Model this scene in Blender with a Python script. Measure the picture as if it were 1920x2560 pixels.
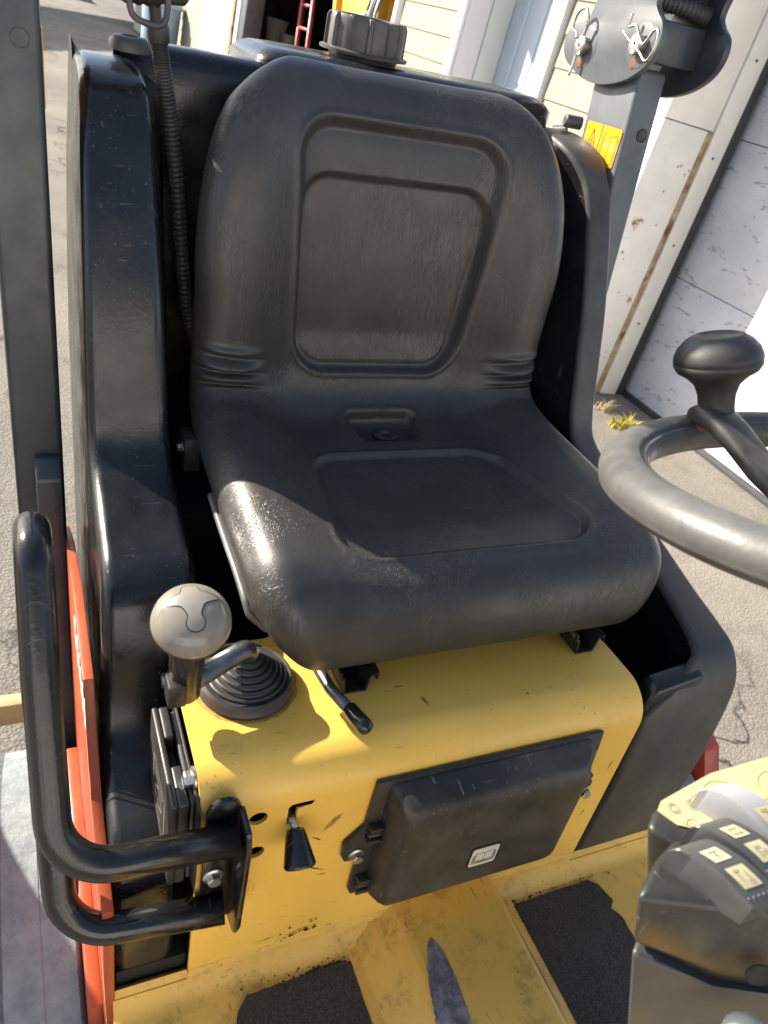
import bpy, bmesh, math, random
import numpy as np
from mathutils import Matrix, Vector, Euler
random.seed(7)
S = bpy.context.scene
for o in list(bpy.data.objects): bpy.data.objects.remove(o)
COL = S.collection

# ------------------------------------------------------------------ camera
CAMR = Matrix(((0.90950597, -0.37459792, 0.18020903),
               (-0.06445046, -0.55534843, -0.82911655),
               (0.41066414, 0.7424719, -0.52923572)))      # rows: right, down, forward
CAMP = Vector((-0.11289471, -0.40884194, 1.63396605))
cd = bpy.data.cameras.new('camera'); cam = bpy.data.objects.new('camera', cd); COL.objects.link(cam)
rx, dn, fw = CAMR[0], CAMR[1], CAMR[2]
cam.matrix_world = Matrix(((rx[0], -dn[0], -fw[0], CAMP.x), (rx[1], -dn[1], -fw[1], CAMP.y),
                           (rx[2], -dn[2], -fw[2], CAMP.z), (0, 0, 0, 1)))
cd.sensor_fit = 'VERTICAL'; cd.sensor_height = 34.667; cd.sensor_width = 26.0; cd.lens = 26.0
cd.clip_start = 0.02; cd.clip_end = 500
cd.dof.use_dof = True; cd.dof.focus_distance = 0.92; cd.dof.aperture_fstop = 11
S.camera = cam

# ------------------------------------------------------------------ light
SUN_EL = 31.0
SUN_H = Vector((0.67, -0.742, 0)).normalized()
W = bpy.data.worlds.new('World'); S.world = W; W.use_nodes = True
nt = W.node_tree; bg = nt.nodes['Background']
sky = nt.nodes.new('ShaderNodeTexSky'); sky.sky_type = 'NISHITA'; sky.sun_disc = False
sky.sun_elevation = math.radians(SUN_EL)
to_sun = -SUN_H
sky.sun_rotation = math.atan2(to_sun.x, to_sun.y)
sky.air_density = 1.0; sky.dust_density = 1.5; sky.ozone_density = 0.9
nt.links.new(sky.outputs[0], bg.inputs[0]); bg.inputs[1].default_value = 0.09
sl = bpy.data.lights.new('sun', 'SUN'); so = bpy.data.objects.new('sun', sl); COL.objects.link(so)
sl.energy = 5.0; sl.angle = math.radians(0.53); sl.color = (1.0, 0.91, 0.78)
sdir = Vector((SUN_H.x, SUN_H.y, -math.tan(math.radians(SUN_EL)))).normalized()
so.rotation_euler = sdir.to_track_quat('-Z', 'Y').to_euler()
so.location = (-6, 6, 6)
S.view_settings.view_transform = 'Standard'; S.view_settings.look = 'None'
S.view_settings.gamma = 1.0; S.view_settings.use_curve_mapping = False
S.view_settings.exposure = 1.48
S.cycles.max_bounces = 5
S.cycles.use_denoising = True

# ------------------------------------------------------------------ materials
MATS = {}
class NB:
    def __init__(s, name):
        s.m = bpy.data.materials.new(name); s.m.use_nodes = True; s.t = s.m.node_tree
        s.b = s.t.nodes['Principled BSDF']; s.tc = s.t.nodes.new('ShaderNodeTexCoord')
    def n(s, k, **kw):
        nd = s.t.nodes.new(k)
        for a, v in kw.items(): setattr(nd, a, v)
        return nd
    def l(s, a, b): s.t.links.new(a, b)
    def mapping(s, scale=(1, 1, 1), rot=(0, 0, 0), loc=(0, 0, 0)):
        mp = s.n('ShaderNodeMapping'); mp.inputs['Scale'].default_value = scale
        mp.inputs['Rotation'].default_value = rot; mp.inputs['Location'].default_value = loc
        s.l(s.tc.outputs['Object'], mp.inputs['Vector']); return mp.outputs[0]
    def noise(s, scale, detail=4, rough=0.55, vec=None, dist=0.0):
        nd = s.n('ShaderNodeTexNoise'); nd.inputs['Scale'].default_value = scale
        nd.inputs['Detail'].default_value = detail; nd.inputs['Roughness'].default_value = rough
        nd.inputs['Distortion'].default_value = dist
        s.l(vec if vec else s.tc.outputs['Object'], nd.inputs['Vector']); return nd.outputs['Fac']
    def voro(s, scale, feature='F1', vec=None):
        nd = s.n('ShaderNodeTexVoronoi'); nd.feature = feature; nd.inputs['Scale'].default_value = scale
        s.l(vec if vec else s.tc.outputs['Object'], nd.inputs['Vector']); return nd.outputs['Distance']
    def ramp(s, fac, lo, hi, a=0.0, b=1.0):
        nd = s.n('ShaderNodeMapRange'); nd.interpolation_type = 'SMOOTHSTEP'
        nd.inputs['From Min'].default_value = lo; nd.inputs['From Max'].default_value = hi
        nd.inputs['To Min'].default_value = a; nd.inputs['To Max'].default_value = b
        s.l(fac, nd.inputs['Value']); return nd.outputs[0]
    def math(s, op, a, b=None):
        nd = s.n('ShaderNodeMath', operation=op)
        for i, v in enumerate((a, b)):
            if v is None: continue
            if isinstance(v, (int, float)): nd.inputs[i].default_value = v
            else: s.l(v, nd.inputs[i])
        return nd.outputs[0]
    def mix(s, fac, a, b):
        nd = s.n('ShaderNodeMix', data_type='RGBA')
        for i, v in ((0, fac), (6, a), (7, b)):
            if isinstance(v, (int, float)): nd.inputs[i].default_value = v
            elif isinstance(v, tuple): nd.inputs[i].default_value = (*v, 1)
            else: s.l(v, nd.inputs[i])
        return nd.outputs[2]
    def bump(s, h, strength=0.5, dist=0.001, prev=None):
        nd = s.n('ShaderNodeBump'); nd.inputs['Strength'].default_value = strength
        nd.inputs['Distance'].default_value = dist; s.l(h, nd.inputs['Height'])
        if prev: s.l(prev, nd.inputs['Normal'])
        return nd.outputs[0]
    def out(s, col=None, rough=None, metal=None, normal=None, spec=None, coat=None):
        for k, v in (('Base Color', col), ('Roughness', rough), ('Metallic', metal), ('Normal', normal),
                     ('Specular IOR Level', spec), ('Coat Weight', coat)):
            if v is None: continue
            if isinstance(v, (int, float)): s.b.inputs[k].default_value = v
            elif isinstance(v, tuple): s.b.inputs[k].default_value = (*v, 1)
            else: s.l(v, s.b.inputs[k])
        return s.m

def simple(name, col, rough=0.5, metal=0.0, var=0.25, vs=30.0, bump=0.15, bs=250.0, bd=0.0006, spec=0.5, coat=None):
    k = NB(name)
    f = k.noise(vs, 5, 0.6)
    c2 = tuple(max(0, c * (1 - var)) for c in col); c1 = tuple(min(1, c * (1 + var * 0.6)) for c in col)
    c = k.mix(k.ramp(f, 0.3, 0.7), c2, c1)
    r = k.ramp(k.noise(vs * 2.3, 4), 0.3, 0.7, max(0.03, rough - 0.07), min(1, rough + 0.08))
    nrm = k.bump(k.noise(bs, 3), bump, bd)
    return k.out(c, r, metal, nrm, spec, coat)

def m_vinyl():
    k = NB('black_vinyl')
    v1 = k.mapping((1.0, 1.0, 0.16))
    cre = k.ramp(k.math('ABSOLUTE', k.math('SUBTRACT', k.noise(150, 2, 0.5, v1, 1.0), 0.5)), 0.0, 0.05)
    area = k.ramp(k.noise(11, 1), 0.38, 0.62)
    h1 = k.math('MULTIPLY', k.math('SUBTRACT', cre, 1.0), k.math('MULTIPLY', area, 0.8))
    grain = k.noise(480, 2, 0.6)
    hsum = k.math('ADD', h1, k.math('MULTIPLY', grain, 0.28))
    n3 = k.bump(hsum, 0.5, 0.0009)
    dust = k.ramp(k.noise(14, 4, 0.7), 0.35, 0.75)
    spots = k.ramp(k.voro(90), 0.0, 0.035, 1.0, 0.0)
    spots = k.math('MULTIPLY', spots, k.ramp(k.noise(22, 1), 0.58, 0.66))
    c = k.mix(dust, (0.031, 0.029, 0.027), (0.045, 0.042, 0.038))
    c = k.mix(k.math('MULTIPLY', k.math('SUBTRACT', 1.0, cre), k.math('MULTIPLY', area, 0.25)), c, (0.085, 0.08, 0.072))
    c = k.mix(k.math('MULTIPLY', spots, 0.4), c, (0.2, 0.19, 0.17))
    rgh = k.ramp(k.noise(26, 2), 0.3, 0.7, 0.36, 0.45)
    return k.out(c, rgh, 0.0, n3, 0.55)

def m_plastic(name, col=(0.011, 0.012, 0.013), rough=0.3, scr=1.0, dustc=(0.09, 0.088, 0.08), damt=0.22, spec=0.5):
    k = NB(name)
    va = k.mapping((60, 2.5, 60), (0.2, 0.1, 0.35)); vb = k.mapping((3, 50, 3), (0.1, 0.6, 0.2))
    s1 = k.ramp(k.noise(5, 2, 0.5, va), 0.66, 0.72); s2 = k.ramp(k.noise(6, 2, 0.5, vb), 0.68, 0.74)
    sc = k.math('MULTIPLY', k.math('MAXIMUM', s1, s2), k.ramp(k.noise(16, 3), 0.45, 0.62))
    specks = k.math('MULTIPLY', k.ramp(k.voro(170), 0.0, 0.09, 1.0, 0.0), k.ramp(k.noise(30, 3), 0.52, 0.62))
    dust = k.ramp(k.noise(7, 4, 0.7), 0.35, 0.75)
    c = k.mix(k.math('MULTIPLY', dust, damt), col, dustc)
    c = k.mix(k.math('MULTIPLY', k.math('MAXIMUM', sc, specks), 0.38 * scr), c, (0.17, 0.165, 0.155))
    r = k.math('ADD', k.ramp(k.noise(18, 2), 0.3, 0.75, rough - 0.05, rough + 0.12), k.math('MULTIPLY', sc, 0.2))
    n = k.bump(k.math('ADD', k.math('MULTIPLY', k.noise(260, 2), 0.12), k.math('MULTIPLY', k.noise(7, 1), 0.5)), 0.35, 0.004)
    return k.out(c, r, 0.0, n, spec)

def m_yellow():
    k = NB('yellow_paint')
    c = k.mix(k.ramp(k.noise(5, 4), 0.3, 0.7), (0.76, 0.46, 0.082), (0.84, 0.52, 0.102))
    # grime that gathers near the floor, scuffs, chips
    grime = k.ramp(k.noise(28, 4, 0.75), 0.52, 0.74)
    g2 = k.ramp(k.noise(9, 5, 0.7), 0.45, 0.75)
    c = k.mix(k.math('MULTIPLY', k.math('MULTIPLY', grime, g2), 0.45), c, (0.24, 0.14, 0.04))
    va = k.mapping((70, 60, 4), (0.3, 0.5, 0.5)); 
    sc = k.math('MULTIPLY', k.ramp(k.noise(3.2, 3, 0.6, va), 0.64, 0.70), k.ramp(k.noise(10, 3), 0.55, 0.63))
    vb = k.mapping((10, 60, 70), (0.2, 0.25, 0.4))
    sd = k.math('MULTIPLY', k.ramp(k.noise(3.0, 3, 0.6, vb), 0.68, 0.73), k.ramp(k.noise(12, 3, 0.5, vb), 0.5, 0.6))
    c = k.mix(k.math('MULTIPLY', k.math('MAXIMUM', sc, sd), 0.55), c, (0.2, 0.115, 0.04))
    chips = k.math('MULTIPLY', k.ramp(k.voro(38), 0.0, 0.06, 1.0, 0.0), k.ramp(k.noise(17, 2), 0.55, 0.6))
    c = k.mix(chips, c, (0.045, 0.03, 0.02))
    r = k.ramp(k.noise(30, 5), 0.3, 0.75, 0.3, 0.46)
    n = k.bump(k.math('ADD', k.math('MULTIPLY', k.noise(160, 2), 0.1), k.noise(14, 2)), 0.1, 0.004)
    return k.out(c, r, 0.0, n, 0.5)

def m_yellow_floor():
    k = NB('worn_yellow_floor_paint')
    c = k.mix(k.ramp(k.noise(7, 5), 0.3, 0.7), (0.65, 0.385, 0.068), (0.77, 0.465, 0.092))
    grime = k.ramp(k.noise(22, 5, 0.8), 0.48, 0.72)
    c = k.mix(k.math('MULTIPLY', grime, 0.55), c, (0.21, 0.13, 0.045))
    va = k.mapping((40, 6, 40), (0.0, 0.3, 0.5))
    sc = k.math('MULTIPLY', k.ramp(k.noise(5, 4, 0.6, va), 0.6, 0.68), k.ramp(k.noise(12, 3), 0.48, 0.6))
    c = k.mix(k.math('MULTIPLY', sc, 0.7), c, (0.16, 0.09, 0.04))
    chips = k.math('MULTIPLY', k.ramp(k.voro(60), 0.0, 0.09, 1.0, 0.0), k.ramp(k.noise(22, 2), 0.52, 0.6))
    c = k.mix(chips, c, (0.04, 0.028, 0.02))
    n = k.bump(k.noise(90, 4), 0.15, 0.001); n = k.bump(chips, -0.35, 0.0006, n)
    return k.out(c, k.ramp(k.noise(25, 5), 0.3, 0.7, 0.38, 0.6), 0.0, n, 0.5)

def m_asphalt():
    k = NB('dusty_asphalt')
    big = k.ramp(k.noise(0.5, 5), 0.3, 0.7)
    c = k.mix(big, (0.15, 0.136, 0.116), (0.25, 0.224, 0.186))
    ag = k.voro(110); c = k.mix(k.ramp(ag, 0.1, 0.55), k.mix(0.5, c, (0.33, 0.30, 0.26)), c)
    c = k.mix(k.ramp(k.noise(160, 3), 0.55, 0.7, 0, 0.55), c, (0.07, 0.062, 0.055))
    c = k.mix(k.ramp(k.noise(3.2, 6, 0.7), 0.50, 0.72, 0, 0.6), c, (0.075, 0.069, 0.06))
    st2 = k.voro(38); c = k.mix(k.ramp(st2, 0.0, 0.22, 0.55, 0.0), c, (0.34, 0.31, 0.26))
    # cracks
    wv = k.n('ShaderNodeVectorMath', operation='ADD')
    nz = k.n('ShaderNodeTexNoise'); nz.inputs['Scale'].default_value = 3.5; nz.inputs['Detail'].default_value = 5
    k.l(k.tc.outputs['Object'], nz.inputs['Vector'])
    sc = k.n('ShaderNodeVectorMath', operation='SCALE'); sc.inputs['Scale'].default_value = 0.45
    k.l(nz.outputs['Color'], sc.inputs[0]); k.l(k.tc.outputs['Object'], wv.inputs[0]); k.l(sc.outputs[0], wv.inputs[1])
    ed = k.voro(0.85, 'DISTANCE_TO_EDGE', wv.outputs[0])
    cr = k.ramp(ed, 0.002, 0.011, 1.0, 0.0)
    cr = k.math('MULTIPLY', cr, k.ramp(k.noise(0.9, 3), 0.42, 0.55))
    c = k.mix(k.math('MULTIPLY', cr, 0.9), c, (0.03, 0.027, 0.024))
    n = k.bump(ag, 0.45, 0.006); n = k.bump(k.noise(220, 3), 0.4, 0.003, n); n = k.bump(cr, -0.6, 0.015, n)
    return k.out(c, 0.88, 0.0, n, 0.3)

def m_siding():
    k = NB('pale_siding')
    v = k.mapping((6, 2.0, 30))
    g = k.noise(4, 5, 0.6, v)
    c = k.mix(k.ramp(g, 0.35, 0.7), (0.27, 0.255, 0.19), (0.35, 0.33, 0.25))
    st = k.ramp(k.noise(7, 6, 0.7, k.mapping((3, 3, 9))), 0.5, 0.72)
    c = k.mix(k.math('MULTIPLY', st, 0.35), c, (0.20, 0.188, 0.135))
    n = k.bump(g, 0.3, 0.004)
    return k.out(c, 0.7, 0.0, n, 0.3)

def m_peeling(name='peeling_white_paint', amt=0.60):
    k = NB(name)
    v = k.mapping((6, 2.6, 9))
    a = k.noise(2.6, 6, 0.72, v, 0.6)
    patch = k.ramp(a, amt, amt + 0.02)
    zone = k.ramp(k.noise(1.1, 3), 0.38, 0.5)
    patch = k.math('MULTIPLY', patch, zone)
    curls = k.math('MULTIPLY', k.ramp(k.noise(7, 3, 0.6, k.mapping((10, 3, 26)), 0.3), 0.66, 0.68), k.ramp(k.noise(1.7, 3), 0.42, 0.52))
    c = k.mix(k.ramp(k.noise(5, 4), 0.3, 0.7), (0.60, 0.60, 0.62), (0.70, 0.69, 0.70))
    wood = k.mix(k.noise(4, 4, 0.6, v), (0.30, 0.28, 0.28), (0.42, 0.39, 0.38))
    c = k.mix(patch, c, wood); c = k.mix(curls, c, (0.30, 0.25, 0.22))
    n = k.bump(k.math('MAXIMUM', patch, curls), -0.6, 0.004); n = k.bump(k.noise(30, 4, 0.6, v), 0.25, 0.003, n)
    return k.out(c, 0.6, 0.0, n, 0.35)

def m_rusty_white():
    k = NB('rusted_white_steel')
    c = k.mix(k.ramp(k.noise(4, 4), 0.3, 0.7), (0.66, 0.65, 0.60), (0.76, 0.74, 0.69))
    rs = k.ramp(k.noise(8.5, 5, 0.72), 0.63, 0.68)
    sp = k.math('MULTIPLY', k.ramp(k.voro(16), 0.04, 0.16, 1.0, 0.0), k.ramp(k.noise(9, 2), 0.5, 0.58))
    m = k.math('MAXIMUM', rs, sp)
    halo = k.ramp(k.noise(8.5, 5, 0.72), 0.57, 0.66)
    c = k.mix(k.math('MULTIPLY', halo, 0.3), c, (0.60, 0.48, 0.33))
    rust = k.mix(k.noise(40, 4), (0.15, 0.06, 0.025), (0.36, 0.17, 0.07))
    c = k.mix(m, c, rust)
    return k.out(c, k.ramp(m, 0, 1, 0.42, 0.85), 0.0, k.bump(m, 0.5, 0.002), 0.4)

def m_rust_strip():
    k = NB('rusted_brown_strip')
    f = k.noise(14, 6, 0.7)
    c = k.mix(k.ramp(f, 0.3, 0.7), (0.22, 0.14, 0.07), (0.46, 0.36, 0.24))
    c = k.mix(k.ramp(k.noise(6, 5), 0.58, 0.7), c, (0.13, 0.05, 0.02))
    return k.out(c, 0.8, 0.0, k.bump(f, 0.4, 0.002), 0.3)

def m_wheel():
    k = NB('worn_grey_rubber_rim')
    f = k.ramp(k.noise(17, 6, 0.7), 0.3, 0.7)
    c = k.mix(f, (0.062, 0.061, 0.058), (0.10, 0.098, 0.092))
    n = k.bump(k.noise(260, 3), 0.25, 0.0008); n = k.bump(k.noise(50, 4), 0.12, 0.002, n)
    return k.out(c, k.ramp(k.noise(60, 4), 0.3, 0.7, 0.4, 0.56), 0.0, n, 0.5)

def m_tyre():
    k = NB('dusty_grey_tyre_rubber')
    f = k.noise(30, 6, 0.7)
    c = k.mix(k.ramp(f, 0.3, 0.7), (0.15, 0.18, 0.195), (0.25, 0.28, 0.29))
    n = k.bump(k.noise(110, 4, 0.6), 0.6, 0.003); n = k.bump(k.noise(330, 2), 0.3, 0.0012, n)
    return k.out(c, 0.85, 0.0, n, 0.3)

def m_mat():
    k = NB('gritty_grip_tape')
    g = k.noise(520, 3, 0.7); f = k.noise(9, 5, 0.65)
    c = k.mix(k.ramp(g, 0.35, 0.7), (0.030, 0.028, 0.025), (0.085, 0.076, 0.065))
    c = k.mix(k.ramp(f, 0.45, 0.75, 0.0, 0.5), c, (0.075, 0.062, 0.045))
    sp = k.math('MULTIPLY', k.ramp(k.voro(75), 0.0, 0.07, 1, 0), k.ramp(k.noise(35), 0.56, 0.62))
    c = k.mix(sp, c, (0.5, 0.33, 0.12))
    n = k.bump(g, 0.6, 0.0016)
    return k.out(c, 0.85, 0.0, n, 0.35)

def M(name):
    if name in MATS: return MATS[name]
    b = {
     'vinyl': m_vinyl, 'plastic': lambda: m_plastic('black_moulded_plastic', (0.006, 0.0065, 0.0075), 0.23, 1.0, (0.045, 0.045, 0.043), 0.28),
     'plastic_dusty': lambda: m_plastic('dusty_moulded_plastic', (0.038, 0.038, 0.036), 0.46, 0.8, (0.085, 0.08, 0.072), 0.75, 0.45),
     'plastic_matt': lambda: m_plastic('matt_black_plastic', (0.018, 0.018, 0.018), 0.45, 1.6, (0.12, 0.11, 0.1)),
     'plastic_lid': lambda: m_plastic('scuffed_black_plastic', (0.018, 0.017, 0.016), 0.42, 2.4, (0.12, 0.105, 0.08), 0.5),
     'plastic_grey': lambda: m_plastic('grey_plastic', (0.06, 0.062, 0.064), 0.45, 0.8, (0.2, 0.19, 0.16)),
     'console': lambda: m_plastic('faded_console_plastic', (0.022, 0.022, 0.021), 0.38, 1.4, (0.14, 0.13, 0.1)),
     'console_low': lambda: m_plastic('pale_console_base', (0.05, 0.052, 0.053), 0.45, 0.8, (0.15, 0.14, 0.115)),
     'yellow': m_yellow, 'yellow_floor': m_yellow_floor, 'asphalt': m_asphalt, 'siding': m_siding,
     'peeling': m_peeling, 'rusty_white': m_rusty_white, 'rust_strip': m_rust_strip, 'wheel': m_wheel,
     'tyre': m_tyre, 'mat': m_mat,
     'post': lambda: simple('dark_slate_paint', (0.030, 0.037, 0.045), 0.34, 0.0, 0.2, 18, 0.08, 140),
     'post_dusty': lambda: simple('dusty_slate_paint', (0.085, 0.097, 0.11), 0.42, 0.0, 0.22, 16, 0.08, 140),
     'tube': lambda: m_plastic('glossy_black_powder_coat', (0.010, 0.010, 0.011), 0.19, 0.7, (0.06, 0.056, 0.045)),
     'steel': lambda: simple('zinc_steel', (0.52, 0.51, 0.48), 0.32, 0.9, 0.25, 60, 0.15, 300),
     'steel_dark': lambda: simple('dark_oxidised_steel', (0.05, 0.045, 0.042), 0.45, 0.6, 0.4, 80, 0.2, 300),
     'rod': lambda: simple('grey_plated_rod', (0.20, 0.215, 0.225), 0.34, 0.85, 0.3, 50, 0.15, 300),
     'rust': lambda: simple('rust_bloom', (0.2, 0.085, 0.035), 0.85, 0.0, 0.4, 80, 0.3, 300),
     'barerust': lambda: simple('bare_scraped_steel', (0.24, 0.21, 0.235), 0.45, 0.35, 0.5, 90, 0.3, 260),
     'rubber': lambda: simple('black_rubber', (0.035, 0.034, 0.033), 0.5, 0.0, 0.3, 40, 0.12, 260),
     'rubber_dusty': lambda: simple('dusty_black_rubber', (0.042, 0.040, 0.038), 0.46, 0.0, 0.35, 40, 0.12, 260),
     'cap': lambda: simple('weathered_black_cap', (0.075, 0.072, 0.07), 0.48, 0.0, 0.3, 40, 0.1, 260),
     'knob_beige': lambda: simple('beige_grey_plastic', (0.22, 0.20, 0.165), 0.18, 0.0, 0.06, 20, 0.03, 300),
     'knob_inlay': lambda: simple('satin_beige_inlay', (0.24, 0.222, 0.19), 0.4, 0.0, 0.06, 20, 0.05, 300),
     'orange': lambda: simple('orange_red_paint', (0.36, 0.066, 0.02), 0.4, 0.0, 0.15, 20, 0.08, 150),
     'red': lambda: simple('dark_red_paint', (0.36, 0.045, 0.028), 0.42, 0.0, 0.2, 20, 0.08, 150),
     'white_decal': lambda: simple('white_vinyl_lettering', (0.85, 0.83, 0.8), 0.4, 0, 0.04),
     'sticker': lambda: simple('amber_sticker', (0.85, 0.36, 0.012), 0.35, 0, 0.06, 20, 0.02),
     'ink': lambda: simple('dark_print', (0.035, 0.025, 0.015), 0.5, 0, 0.1),
     'ink_brown': lambda: simple('brown_print', (0.33, 0.17, 0.02), 0.5, 0, 0.1),
     'label_cream': lambda: simple('cream_label', (0.62, 0.58, 0.49), 0.5, 0, 0.08),
     'decal_cream': lambda: simple('pale_yellow_decal', (0.52, 0.44, 0.23), 0.45, 0, 0.08, 12),
     'icon_cream': lambda: simple('cream_icon_tile', (0.56, 0.49, 0.29), 0.45, 0, 0.05, 40),
     'ink_grey': lambda: simple('grey_print', (0.30, 0.27, 0.2), 0.5, 0, 0.1),
     'rocker': lambda: simple('dark_grey_switch', (0.075, 0.076, 0.075), 0.4, 0, 0.15, 60, 0.1, 400),
     'rocker_white': lambda: simple('pale_grey_switch', (0.34, 0.34, 0.345), 0.4, 0, 0.06, 60, 0.05, 400),
     'dark': lambda: simple('dark_recess', (0.008, 0.008, 0.008), 0.7, 0, 0.2),  # near-black; stands in for shade in gaps, also colours black parts
     'brown_dirt': lambda: simple('oily_brown_dirt', (0.085, 0.055, 0.035), 0.8, 0, 0.5, 40, 0.4, 120, 0.003),
     'scratch': lambda: simple('dark_scratch', (0.12, 0.07, 0.025), 0.7, 0, 0.4, 200),
     'rub': lambda: simple('greasy_rub_mark', (0.42, 0.235, 0.05), 0.5, 0, 0.3, 120),
     'clod': lambda: simple('dried_mud_clod', (0.05, 0.032, 0.018), 0.95, 0, 0.5, 120, 0.5, 300),
     'tan': lambda: simple('tan_timber', (0.62, 0.42, 0.2), 0.65, 0, 0.2, 12, 0.2, 60, 0.002),
     'white_trim': lambda: simple('white_trim_paint', (0.80, 0.79, 0.77), 0.45, 0, 0.06, 6, 0.05, 60),
     'lilac_trim': lambda: simple('off_white_jamb_paint', (0.66, 0.635, 0.63), 0.5, 0, 0.05, 6, 0.05, 60),
     'green_trim': lambda: simple('pale_grey_green_paint', (0.56, 0.575, 0.54), 0.5, 0, 0.05, 6, 0.05, 60),
     'shade_tinted_door': lambda: simple('shade_blue_door_paint', (0.48, 0.55, 0.64), 0.45, 0, 0.05, 6, 0.05, 60),  # bluish cast of shade put into the door's colour
     'offwhite_steel': lambda: simple('off_white_steel', (0.70, 0.68, 0.62), 0.45, 0, 0.07, 5, 0.05, 60),
     'seal': lambda: simple('black_rubber_seal', (0.035, 0.037, 0.042), 0.6, 0, 0.2),
     'interior': lambda: simple('dark_garage_timber', (0.06, 0.05, 0.042), 0.8, 0, 0.4, 6),
     'interior_floor': lambda: simple('oily_concrete_floor', (0.09, 0.065, 0.05), 0.8, 0, 0.4, 4),
     'mach_yellow': lambda: simple('machine_yellow', (0.62, 0.34, 0.03), 0.45, 0, 0.15, 6),
     'ladder_red': lambda: simple('red_painted_steel', (0.38, 0.06, 0.06), 0.45, 0, 0.2, 12),
     'bucket_white': lambda: simple('white_bucket_plastic', (0.72, 0.69, 0.6), 0.5, 0, 0.1, 8),
     'pale_blue': lambda: simple('pale_blue_plastic', (0.34, 0.46, 0.58), 0.5, 0, 0.2, 6),
     'concrete': lambda: simple('pale_concrete', (0.42, 0.39, 0.34), 0.9, 0, 0.2, 3, 0.3, 60, 0.004),
     'shed': lambda: simple('grey_shed_cladding', (0.3, 0.28, 0.26), 0.8, 0, 0.2, 3),
     'grass': lambda: simple('yellow_green_grass', (0.36, 0.31, 0.04), 0.6, 0, 0.4, 40),
     'straw': lambda: simple('dry_straw_weed', (0.45, 0.35, 0.2), 0.7, 0, 0.3, 40),
     'plank': lambda: simple('weathered_brown_timber', (0.16, 0.1, 0.06), 0.8, 0, 0.3, 10),
    }[name]()
    MATS[name] = b
    return b

# ------------------------------------------------------------------ mesh helpers
def finish(me, mat, smooth=None):
    me.materials.append(M(mat))
    if smooth is True:
        for p in me.polygons: p.use_smooth = True
    elif smooth is not None:
        for p in me.polygons: p.use_smooth = True
        try: me.set_sharp_from_angle(angle=math.radians(smooth))
        except Exception: pass
def link(name, me, parent=None):
    o = bpy.data.objects.new(name, me); COL.objects.link(o)
    if parent is not None:
        o.parent = parent
        o.matrix_parent_inverse = parent.get('_inv') and Matrix.Identity(4) or Matrix.Identity(4)
        if parent.type == 'EMPTY' and '_wl' in parent:
            o.matrix_parent_inverse = Matrix.Translation(-Vector(parent['_wl']))
    return o
def empty(name, loc, label, cat, group=None, rot=None, offset_children=True):
    o = bpy.data.objects.new(name, None); COL.objects.link(o); o.empty_display_size = 0.1
    o.location = loc
    if rot is not None: o.rotation_euler = rot
    if offset_children and rot is None: o['_wl'] = tuple(loc)
    o['label'] = label; o['category'] = cat
    if group: o['group'] = group
    return o
def tag(o, label=None, cat=None, group=None, kind=None):
    for k, v in (('label', label), ('category', cat), ('group', group), ('kind', kind)):
        if v: o[k] = v
    return o

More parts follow.
